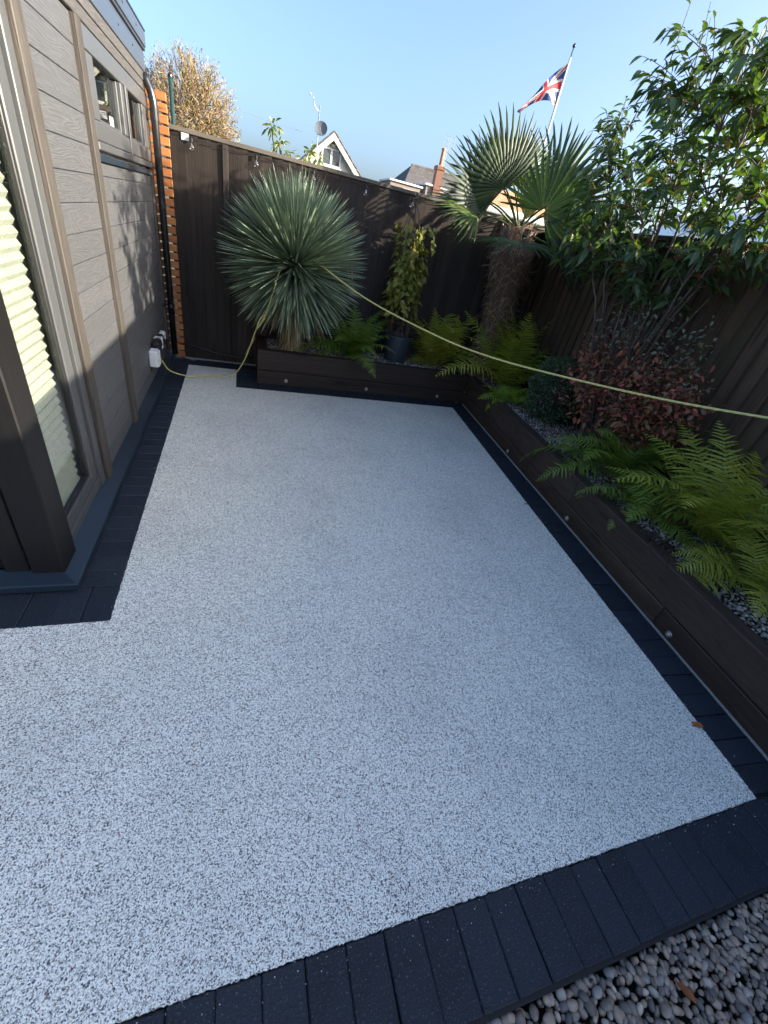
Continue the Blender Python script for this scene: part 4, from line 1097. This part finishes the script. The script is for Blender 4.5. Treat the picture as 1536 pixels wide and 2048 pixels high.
# cream gabled house
YH = 34.0
hs = thing('gabled_house', 'cream rendered house gable with white window beyond the back fence', 'house', (5.4, YH, 0))
ax_, az_ = 5.40, 5.95; hw_, ez = 4.6, 1.70
sl_ = (az_-ez)/hw_
mb = MB(); mb.add([(ax_-hw_+.35, YH, 0), (ax_+hw_-.35, YH, 0), (ax_+hw_-.35, YH, ez+.2), (ax_, YH, az_-.18), (ax_-hw_+.35, YH, ez+.2)], [(0,1,2,3,4)])
mb.add([(ax_-hw_+.35, YH, 0), (ax_-hw_+.35, YH+9, 0), (ax_-hw_+.35, YH+9, ez+.2), (ax_-hw_+.35, YH, ez+.2), (ax_+hw_-.35, YH, 0), (ax_+hw_-.35, YH+9, 0), (ax_+hw_-.35, YH+9, ez+.2), (ax_+hw_-.35, YH, ez+.2)], [(0,3,2,1), (4,5,6,7)])
mb.build('wall', M['render'], hs)
for sg in (-1, 1):
    t = 0.14
    e = (ax_+sg*hw_, ez); a = (ax_, az_)
    mb = MB(); vs = []
    for yy in (YH-.28, YH+9.2): vs += [(a[0], yy, a[1]), (e[0], yy, e[1]), (e[0], yy, e[1]-t), (a[0], yy, a[1]-t)]
    mb.add(vs, [(0,1,2,3), (4,7,6,5), (0,4,5,1), (3,2,6,7), (1,5,6,2)]); rf = mb.build('roof_slope', M['rooftile'], hs)
    mb = MB(); vs = []
    for yy in (YH-.34, YH-.285): vs += [(a[0], yy, a[1]-.03), (e[0], yy, e[1]-.03), (e[0], yy, e[1]-.34), (a[0], yy, a[1]-.40)]
    mb.add(vs, [(0,1,2,3), (4,7,6,5), (0,4,5,1), (3,2,6,7), (1,5,6,2)]); mb.build('bargeboard', M['barge'], rf)
    for k in range(14):
        f0 = k/14
        p = Vector((a[0]+(e[0]-a[0])*f0, YH-.32, a[1]+(e[1]-a[1])*f0)); q = Vector((a[0]+(e[0]-a[0])*(f0+.066), YH-.32, a[1]+(e[1]-a[1])*(f0+.066)))
        MB().tube([p+Vector((0,0,.02)), q+Vector((0,0,.035))], 0.055, 6).build('verge_tile', M['rooftile'], rf)
wx0, wx1, wz0, wz1 = 4.78, 5.96, 4.28, 5.18
w_ = bpy.data.objects.new('window', None); link(w_, hs)
for a, b in (((wx0-.04, YH-.07, wz0), (wx0+.06, YH-.005, wz1)), ((wx1-.06, YH-.07, wz0), (wx1+.04, YH-.005, wz1)), ((wx0+.062, YH-.07, wz1-.08), (wx1-.062, YH-.005, wz1)), ((wx0+.062, YH-.07, wz0), (wx1-.062, YH-.005, wz0+.09)), (((wx0+wx1)/2-.06, YH-.065, wz0+.092), ((wx0+wx1)/2+.06, YH-.006, wz1-.082))):
    MB().bbox(a, b, .01).build('frame', M['upvc'], w_)
for a, b in ((wx0+.062, (wx0+wx1)/2-.062), ((wx0+wx1)/2+.062, wx1-.062)): MB().box((a, YH-.03, wz0+.092), (b, YH-.02, wz1-.082)).build('pane', M['darkglass'], w_)
MB().bbox((wx0-.1, YH-.12, wz0-.06), (wx1+.1, YH-.005, wz0-.003), .01).build('sill', M['upvc'], w_)
MB().bbox((ax_+.08-.18, YH-.12, az_-.72), (ax_+.08+.10, YH-.02, az_-.55), .02).build('vent', M['barge'], hs)
ms = thing('aerial_mast', 'thin metal mast with bent arm beside the cream gable', 'mast', (4.39, YH-.5, 0))
MB().tube([(4.40, YH-.5, 0), (4.36, YH-.5, 6.87)], 0.035, 8).build('pole', M['galv'], ms, smooth=True)
MB().tube([(4.37, YH-.5, 6.58), (4.15, YH-.55, 6.68), (4.02, YH-.58, 6.80), (4.0, YH-.58, 7.05)], 0.028, 6).build('arm', M['galv'], ms, smooth=True)
MB().tube([(4.02, YH-.58, 7.06), (3.80, YH-.6, 7.20)], 0.018, 6).build('vane', M['galv'], ms, smooth=True)
MB().lathe((3.78, YH-.6, 7.2), [(0.02, -.05), (0.06, -.03), (0.065, .03), (0.02, .06)], 10).build('sensor', M['upvc'], ms, smooth=True)
ds = thing('satellite_dish', 'grey satellite dish on the mast by the gable', 'dish', (4.5, YH-.6, 5.8))
md = Matrix.Translation((4.52, YH-.75, 5.82)) @ Matrix.Rotation(R_(70), 4, 'X') @ Matrix.Rotation(R_(-18), 4, 'Y')
mb = MB(); mb.lathe((0,0,0), [(0.01, 0.0), (0.16, 0.012), (0.30, 0.045), (0.37, 0.075), (0.38, 0.078), (0.30, 0.03), (0.16, -0.005), (0.01, -0.015)], 22); mb.v = [tuple(md @ Vector(p)) for p in mb.v]; mb.build('reflector', M['dishgrey'], ds, smooth=True)
mb = MB(); mb.tube([tuple(md @ Vector((0, -.3, .05))), tuple(md @ Vector((0, -.12, .42)))], 0.015, 6); mb.build('feed_arm', M['galv'], ds)
MB().tube([(4.52, YH-.62, 5.80), (4.40, YH-.52, 5.70)], 0.03, 6).build('bracket', M['galv'], ds)

# brick house with hipped grey roof, dormers, chimney
YB = 40.0
bh = thing('brick_house', 'brick house with grey tiled roof and boarded dormer behind the palm', 'house', (16.0, YB, 0))
x0, x1, ez, rz = 12.0, 20.4, 4.2, 6.75
MB().box((x0+.3, YB+.3, 0), (x1-.3, YB+8.7, ez)).build('wall', M['brick'], bh)
mb = MB(); mb.add([(x0, YB, ez), (x1, YB, ez), (x1, YB+9, ez), (x0, YB+9, ez), (x0+2.0, YB+4.5, rz), (x1-0.3, YB+4.5, rz+.15)], [(0,1,5,4), (2,3,4,5), (3,0,4), (0,3,2,1)]); rf = mb.build('roof', M['rooftile'], bh)
mb = MB(); mb.add([(x1-.02, YB, ez), (x1-.02, YB+9, ez), (x1-.3, YB+4.5, rz+.1)], [(0,1,2)]); mb.build('gable', M['brick'], bh)
MB().tube([(x0+2.0, YB+4.5, rz+.03), (x1-.3, YB+4.5, rz+.18)], 0.10, 8).build('ridge', M['rooftile'], rf)
def dormer(xa, xb, z0, z1, ya):
    d = MB().box((xa, ya, z0), (xb, ya+3, z1)).build('dormer', M['boarding'], bh)
    MB().bbox((xa-.15, ya-.15, z1+.003), (xb+.15, ya+3.1, z1+.13), .02).build('dormer_roof', M['upvc'], d)
    wxa = xa+(xb-xa)*.45; MB().box((wxa, ya-.03, z0+.35), (wxa+(xb-xa)*.3, ya-.005, z1-.25)).build('dormer_window', M['upvc'], d)
dormer(10.9, 13.4, 3.4, 4.90, YB-.8)
dormer(14.0, 15.6, 3.4, 5.25, YB-.4)
ch = bpy.data.objects.new('chimney', None); link(ch, bh)
MB().box((14.55, YB-.6, 3.5), (15.15, YB-.02, 6.35)).build('stack', M['brick'], ch)
MB().bbox((14.47, YB-.68, 6.353), (15.23, YB+.06, 6.62), .04).build('corbel', M['brick'], ch)
MB().lathe((14.86, YB-.3, 6.62), [(0.19, 0), (0.15, .1), (0.14, .95), (0.17, .98), (0.17, 1.08), (0.12, 1.1)], 14).build('chimney_pot', M['terracotta'], ch, smooth=False)
ta = thing('television_aerial', 'grid television aerial above the brick chimney', 'aerial', (15.1, YB-.4, 6.3))
MB().tube([(15.06, YB-.35, 6.3), (15.16, YB-.35, 8.35)], 0.022, 6).build('pole', M['galv'], ta)
for z in (7.55, 7.85, 8.15, 8.45): MB().tube([(14.65, YB-.35, z+.03), (15.60, YB-.3, z)], 0.014, 5).build('rod', M['galv'], ta)
for xx in (14.72, 15.02, 15.28, 15.55): MB().tube([(xx, YB-.35, 7.5), (xx+.04, YB-.35, 8.5)], 0.011, 5).build('cross_rod', M['galv'], ta)
# orange tiled cottage roof end
oh = thing('tiled_house', 'low house with orange clay tiled roof showing between palm leaves', 'house', (19.5, 34.0, 0))
MB().box((16.6, 33.2, 0), (22.5, 39, 4.0)).build('wall', M['brick'], oh)
mb = MB(); mb.add([(16.2, 32.8, 4.0), (23, 32.8, 4.0), (23, 36, 5.9), (17.6, 36, 5.9), (16.2, 39.3, 4.0), (23, 39.3, 4.0)], [(0,1,2,3), (0,3,4), (3,2,5,4)]); mb.build('roof', M['orange_tile'], oh)
MB().bbox((16.15, 32.72, 3.86), (23, 32.81, 4.06), .02).build('gutter', M['upvc'], oh)
# neighbour's pale flat-roofed extension just past the corner
ex = thing('extension', 'pale flat-roofed extension glimpsed through the palm leaves', 'extension', (9.5, 15, 0))
MB().box((6.3, 14.2, 0), (11.9, 18.5, 2.62)).build('wall', M['render'], ex)
MB().bbox((6.1, 14.0, 2.623), (12.1, 18.7, 2.80), .03).build('roof', M['flatroof'], ex)
MB().box((7.4, 14.16, .9), (9.0, 14.195, 2.1)).build('window', M['darkglass'], ex)
gh = thing('outbuilding', 'pale roof beyond the side fence glimpsed behind the cotoneaster', 'outbuilding', (6.0, 4.2, 0))
M['haze_glass'] = plain('whitewashed_glass', (0.62, 0.68, 0.66), 0.35, var=0.06)
MB().box((5.4, 2.4, 0), (8.6, 6.4, 1.95)).build('wall', M['haze_glass'], gh)
mb = MB(); mb.add([(5.3, 2.3, 1.953), (5.3, 6.5, 1.953), (7.0, 6.5, 2.75), (7.0, 2.3, 2.75), (8.7, 6.5, 1.953), (8.7, 2.3, 1.953)], [(0,3,2,1), (3,5,4,2), (0,5,3), (1,2,4)]); mb.build('roof', M['haze_glass'], gh)
for yy in np.arange(2.5, 6.5, .65): MB().tube([(5.3, yy, 1.96), (7.0, yy, 2.765)], 0.016, 5).build('glazing_bar', M['upvc'], gh)

# flagpole and flag
fp = thing('flagpole', 'white flagpole with dark finial behind the palm', 'flagpole', (9.38, 16.0, 0))
MB().tube([(9.38, 16, 0), (9.38, 16, 4), (9.37, 16, 6.85)], [0.05, 0.042, 0.030], 12).build('pole', M['upvc'], fp, smooth=True)
MB().tube([(9.37, 16, 6.852), (9.37, 16, 7.04)], 0.018, 8).build('spike', M['black'], fp)
MB().lathe((9.37, 16, 7.04), [(0.012, 0), (0.045, .03), (0.05, .06), (0.03, .09), (0.004, .12)], 12).build('finial', M['black'], fp, smooth=True)
FL = {'b': plain('flag_blue', (0.020, 0.045, 0.16), 0.8, var=.05), 'w': plain('flag_white', (0.50, 0.495, 0.48), 0.8, var=.04), 'r': plain('flag_red', (0.46, 0.014, 0.028), 0.8, var=.05)}
def flag_colour(x, y):
    """x in 0..60, y in 0..30 of the crossed flag"""
    cx, cy = x-30, y-15
    if abs(cx) < 3 or abs(cy) < 3: return 'r'
    if abs(cx) < 5 or abs(cy) < 5: return 'w'
    for s in (1, -1):
        d = (cy - s*cx*0.5)*0.8944
        if abs(d) < 3:
            off = d*(1 if cx > 0 else -1)*s
            # counterchanged red saltire inside the white one
            if (-2 < d < 0 and ((cx < 0) != (s > 0))) or (0 < d < 2 and ((cx < 0) == (s > 0))): return 'r'
            return 'w'
    return 'b'
fl = MB(); NU, NV = 84, 44; vs = []
top = Vector((9.345, 16, 6.72)); bot = Vector((9.345, 16, 5.74))
for j in range(NV+1):
    v_ = j/NV
    for i in range(NU+1):
        u = i/NU
        h0 = top.lerp(bot, v_)
        # the fly droops and folds back on itself away from the pole
        drop = 1.22*u**1.15 - 0.30*u*v_ - 0.18*math.sin(u*3.0)*v_
        px_ = -1.12*u + 0.05*math.sin(u*9+v_*2)*u - 0.06*v_*u
        py_ = 0.13*math.sin(u*7.5+v_*3.2)*min(1, u*3) + 0.10*math.sin(v_*6+u*4)*u
        squeeze = (1-0.45*u)
        z = top.z - (top.z-bot.z)*v_*squeeze - drop
        vs.append((h0.x+px_, 16+py_, z))
fl.v = vs; fl.t = [.5]*len(vs)
for j in range(NV):
    for i in range(NU):
        a = j*(NU+1)+i; fl.f.append((a, a+1, a+NU+2, a+NU+1)); fl.m.append('bwr'.index(flag_colour((i+.5)*60/NU, 30-(j+.5)*30/NV)))
flo = fl.build('flag', [FL['b'], FL['w'], FL['r']], None, (9.345, 16, 6.1), smooth=True)
tag(flo, 'drooping Union flag in red white and blue on the pole', 'flag')

# contorted golden tree over the back fence
M['twig'] = plain('golden_twigs', (0.24, 0.17, 0.10), 0.75, var=.3, scale=8)
M['goldleaf'] = leafmat('golden_leaf', [(0.0, (0.12, 0.13, 0.035)), (0.45, (0.24, 0.20, 0.055)), (0.8, (0.26, 0.17, 0.07)), (1.0, (0.20, 0.115, 0.06))], 0.6, 0.35, (1.2, 1.1, 0.6))
tw_ = thing('contorted_tree', 'contorted golden-leaved tree with clipped round crown beyond the fence', 'tree', (-0.65, 8.6, 0))
TC = np.array([-0.66, 8.6, 2.30]); tb = MB(); P_l, A_l = [], []
MB().tube([(-.66, 8.6, -.05), (-.62, 8.6, .8), (-.66, 8.6, 1.7)], [.09, .075, .06], 10).build('trunk', M['bark'], tw_, smooth=True)
for k in range(900):
    d = rdir(1)[0]; d[2] = d[2]*0.9+.15
    R1 = np.array([0.66, 0.66, 0.72]); s = TC+d*R1*random.uniform(.15, .7)+np.array([0,0,-.1]); e = TC+d*R1*random.uniform(.82, 1.05)
    sd = np.cross(d, rdir(1)[0]); sd /= max(1e-6, np.linalg.norm(sd)); sd2 = np.cross(d, sd); ph = random.uniform(0, 6.28); fr = random.uniform(8, 15); am = random.uniform(.018, .038); pts = []
    for i in range(14):
        t = i/13; p = s*(1-t)+e*t + (sd*math.sin(ph+fr*t)+sd2*math.cos(ph*1.7+fr*.8*t))*am
        pts.append(p)
    tb.tube(pts, [0.0052*(1-.6*i/13) for i in range(14)], 3, cap=False)
    for i in range(3, 14):
        if random.random() < .62: P_l.append(pts[i]); A_l.append(np.array([random.gauss(0,1), random.gauss(0,1), random.gauss(-.2,.7)]))
tb.build('twigs', M['twig'], tw_, smooth=False)
nl = len(P_l); np_obj('crown', [leaf_np(P_l, A_l, rdir(nl, .5), 0.024+.018*RNG.random(nl), 0.0055, LEAF4, .3, .9, RNG.random(nl))], M['goldleaf'], tw_)
# loquat-like tree in front of the cream house
M['paleleaf'] = leafmat('pale_broad_leaf', [(0.0, (0.07, 0.115, 0.035)), (0.6, (0.15, 0.185, 0.05)), (1.0, (0.28, 0.26, 0.08))], 0.4, 0.3, (1.2, 1.2, 0.5))
lt = thing('broadleaf_tree', 'small pale-leaved tree top showing above the fence before the gable', 'tree', (1.35, 12.0, 0))
tb = MB(); tb.tube([(1.35, 12, -.05), (1.3, 12, 1.2), (1.2, 12, 2.1)], [.06, .05, .035], 8); P_l, A_l = [], []
for (ex_, ez_, n_) in ((.62, 2.95, 34), (.78, 2.72, 26), (.95, 2.58, 26), (1.45, 2.72, 24), (1.62, 2.62, 16), (1.28, 2.55, 18), (1.5, 2.45, 12)):
    c = Vector((ex_, 12+random.uniform(-.2,.2), ez_-.08)); tb.tube(bez((1.25, 12, 2.0), (ex_, 12, 2.2), c, 7), .012, 5)
    for _ in range(n_):
        o = rdir(1)[0]*np.array([.14, .14, .13]); P_l.append(np.array(c)+o*random.random()); A_l.append(o+np.array([0, 0, -.02]))
tb.build('trunk', M['bark'], lt, smooth=True); nl = len(P_l)
np_obj('crown', [leaf_np(P_l, A_l, rdir(nl, 1), .12+.05*RNG.random(nl), .022, LEAF4, .2, .5, RNG.random(nl))], M['paleleaf'], lt)
# green metal post behind the fence, overhead wires
gp = thing('green_post', 'dark green metal post standing behind the fence by the screen', 'post', (-0.585, 5.45, 0))
MB().tube([(-.585, 5.45, 0), (-.585, 5.45, 2.235)], .017, 10).build('shaft', plain('green_paint', (.014, .038, .034), .4), gp, smooth=True)
MB().lathe((-.585, 5.45, 2.235), [(.020, 0), (.020, .012), (.010, .022), (.002, .026)], 10).build('end_cap', M['black'], gp)
for nm, a, b in (('overhead wire sagging behind the contorted tree', (-8, 30, 6.4), (3.5, 34, 5.55)), ('overhead wire running from cream gable to brick house', (6.8, 34, 4.1), (15, 40, 4.5))):
    a, b = Vector(a), Vector(b); tag(MB().tube(bez(a, (a+b)/2-Vector((0,0,.7)), b, 20), .008, 4).build('overhead_wire', M['dishgrey'], None, a), nm, 'wire')

# ================================================================== SMALL THINGS
# festoon bulbs under the cap rail
fc = MB(); bx = [-0.395, 0.125, 0.63, 1.13, 1.615]
pts = []
for i in range(len(bx)-1): pts += [(bx[i]+(bx[i+1]-bx[i])*t, 4.893-.004, 1.826-.022*math.sin(math.pi*t)) for t in np.linspace(0, 1, 8)[:-1]]
tag(fc.tube([(-.52, 4.889, 1.835)]+pts+[(1.615, 4.889, 1.826), (2.0, 4.889, 1.815), (2.5, 4.889, 1.83)], .0022, 5).build('festoon_cable', M['black'], None, (.8, 4.89, 1.8)), 'thin black festoon cable sagging below the fence cap', 'cable')
wh = ['beside the paper label', 'second along from the paper label', 'just above the yucca top', 'fourth along, between yucca and obelisk', 'behind the obelisk finial']
for xx, t_ in zip(bx, wh):
    e = thing('festoon_bulb', 'clear festoon bulb on the back fence '+t_, 'bulb', (xx, 4.885, 1.81), 'festoon bulbs along the back fence')
    MB().lathe((xx, 4.884, 1.792), [(.009, 0), (.010, .004), (.010, .026), (.005, .034)], 12).build('lamp_holder', M['black'], e, smooth=False)
    MB().lathe((xx, 4.884, 1.792), [(.008, .0), (.012, -.010), (.0215, -.028), (.0225, -.042), (.016, -.056), (.003, -.062)], 16).build('glass_bulb', M['bulbglass'], e, smooth=True)
    MB().tube([(xx, 4.884, 1.79), (xx+.003, 4.884, 1.765), (xx-.003, 4.884, 1.76), (xx, 4.884, 1.79)], .0015, 5).build('filament', M['steel'], e)
lb = MB().box((-.473, 4.9005, 1.795), (-.415, 4.9025, 1.842)).build('paper_label', M['white'], None, (-.44, 4.905, 1.82)); tag(lb, 'small white paper label pinned near the fence top corner', 'label')
# outdoor socket with plugged-in black adaptor
sk_ = thing('outdoor_socket', 'white weatherproof socket box low on the shed wall', 'socket', (-.69, 3.90, .25))
MB().bbox((-.719, 3.845, .205), (-.655, 3.955, .335), .008).build('box', M['white'], sk_)
MB().bbox((-.6545, 3.852, .212), (-.646, 3.948, .328), .004).build('cover', M['white'], sk_)
MB().lathe((-.6458, 3.90, .27), [(.012, 0), (.012, .002), (.008, .003)], 14, 'X').build('boss', M['white'], sk_)
MB().bbox((-.70, 3.957, .215), (-.665, 3.985, .30), .004).build('gland', M['black'], sk_)
ad = thing('power_adaptor', 'black adaptor with white plug wedged behind the socket box', 'adaptor', (-.67, 4.25, .3))
MB().bbox((-.715, 3.99, .285), (-.655, 4.30, .37), .015).build('adaptor_body', M['black'], ad)
for yy in (4.14, 4.18): MB().bbox((-.7155, yy, .284), (-.6535, yy+.012, .3715), .003).build('stripe', M['white'], ad)
MB().bbox((-.708, 4.303, .30), (-.66, 4.42, .365), .008).build('plug', M['white'], ad)
MB().tube(bez((-.69, 4.42, .32), (-.68, 4.6, .35), (-.70, 4.72, .12), 8), .006, 6).build('lead', M['black'], ad, smooth=True)
cb = MB(); cb.tube([(-.62, 4.862, .15), (-.50, 4.862, .150), (-.38, 4.862, .12), (-.20, 4.86, .085), (-.02, 4.86, .075), (.14, 4.86, .10)], .006, 6)
tag(cb.build('black_cable', M['black'], None, (-.2, 4.86, .1), smooth=True), 'black cable looping along the foot of the back fence', 'cable')
# yellow line: socket, ground, knot on the yucca, then away to the side
M['rope'] = NT('yellow_cord')
m = M['rope']; wv = m.node('ShaderNodeTexWave'); wv.inputs['Scale'].default_value = 60; wv.bands_direction = 'DIAGONAL'
m.lk(m.coord('Object'), wv.inputs['Vector']); m.base(m.mix(wv.outputs[0], (.42, .38, .11), (.62, .58, .22))).set(Roughness=.6); m.bump(wv.outputs[0], .4, .003); M['rope'] = m.mat
def smooth_path(p, n=8):
    p = [Vector(q) for q in p]; out = []
    for i in range(len(p)-1):
        a, b, c, d = p[max(i-1, 0)], p[i], p[i+1], p[min(i+2, len(p)-1)]
        for k in range(n):
            t = k/n; out.append(.5*((2*b)+(c-a)*t+(2*a-5*b+4*c-d)*t*t+(3*b-a-3*c+d)*t**3))
    return out+[p[-1]]
rope = MB()
rope.tube(smooth_path([(-.64, 3.96, .235), (-.60, 4.04, .13), (-.48, 4.22, .035), (-.30, 4.34, .014), (-.16, 4.36, .016), (-.06, 4.36, .06), (.02, 4.34, .19), (.08, 4.30, .36), (.125, 4.22, .52),
    (.17, 4.17, .60), (.20, 4.16, .655), (.185, 4.15, .675), (.15, 4.16, .62), (.135, 4.18, .55), (.19, 4.14, .66), (.235, 4.10, .80), (.27, 4.08, .93), (.31, 4.16, 1.04), (.40, 4.34, 1.15), (.54, 4.34, 1.18), (.64, 4.08, 1.155), (.76, 3.72, 1.10), (.95, 3.26, 1.035),
    (1.245, 2.65, .99), (1.42, 2.28, .995), (1.59, 1.928, 1.03), (1.815, 1.467, 1.094), (2.0, 1.08, 1.17), (2.40, .25, 1.36), (2.80, -.62, 1.60)]), .0052, 8)
tag(rope.build('yellow_cord', M['rope'], None, (.4, 4.0, 0), smooth=True), 'yellow cord slung from the yucca across the patio to the side', 'cord')
# fallen leaves
M['deadleaf'] = leafmat('fallen_leaf', [(0.0, (.10, .028, .018)), (.5, (.36, .11, .025)), (1.0, (.42, .28, .12))], .6, .15, (1, 1, .7))
for (x, y, s, tn, an, lb_) in ((1.857, .473, .062, .5, 2.6, 'orange fallen leaf on the near right patio edge'), (1.955, 1.124, .022, .05, .4, 'small dark red fallen leaf on the patio edge'),
        (2.045, 2.157, .034, .02, 2.4, 'brown fallen leaf midway along the side edging'), (1.747, 3.596, .030, .1, .8, 'dark fallen leaf near the far patio corner'), (2.088, 3.495, .036, .9, .2, 'pale straw-coloured fallen leaf near the far corner'),
        (2.20, 3.53, .030, .3, 2.2, 'brown curled fallen leaf beside the side paving at the far end'), (1.405, 4.28, .032, .95, .1, 'pale fallen leaf on the paving below the back planter'), (2.40, 4.27, .050, .6, 3.0, 'tan fallen leaf in the inner planter corner'),
        (2.33, 3.60, .030, .9, 1.2, 'pale fallen leaf on the far side paving'), (1.121, -.115, .050, .3, 1.9, 'rust-coloured fallen leaf lying on the pebbles')):
    z = .009 if y > 0 else -.012
    o = np_obj('fallen_leaf', [leaf_np([(x-math.cos(an)*s/2, y-math.sin(an)*s/2, z)], [(math.cos(an), math.sin(an), .22)], [(0, 0, 1)], s, s*.22, LEAF5, .5, .5, [tn])], M['deadleaf'], None, True, (x, y, z))
    tag(o, lb_, 'leaf', 'fallen leaves')
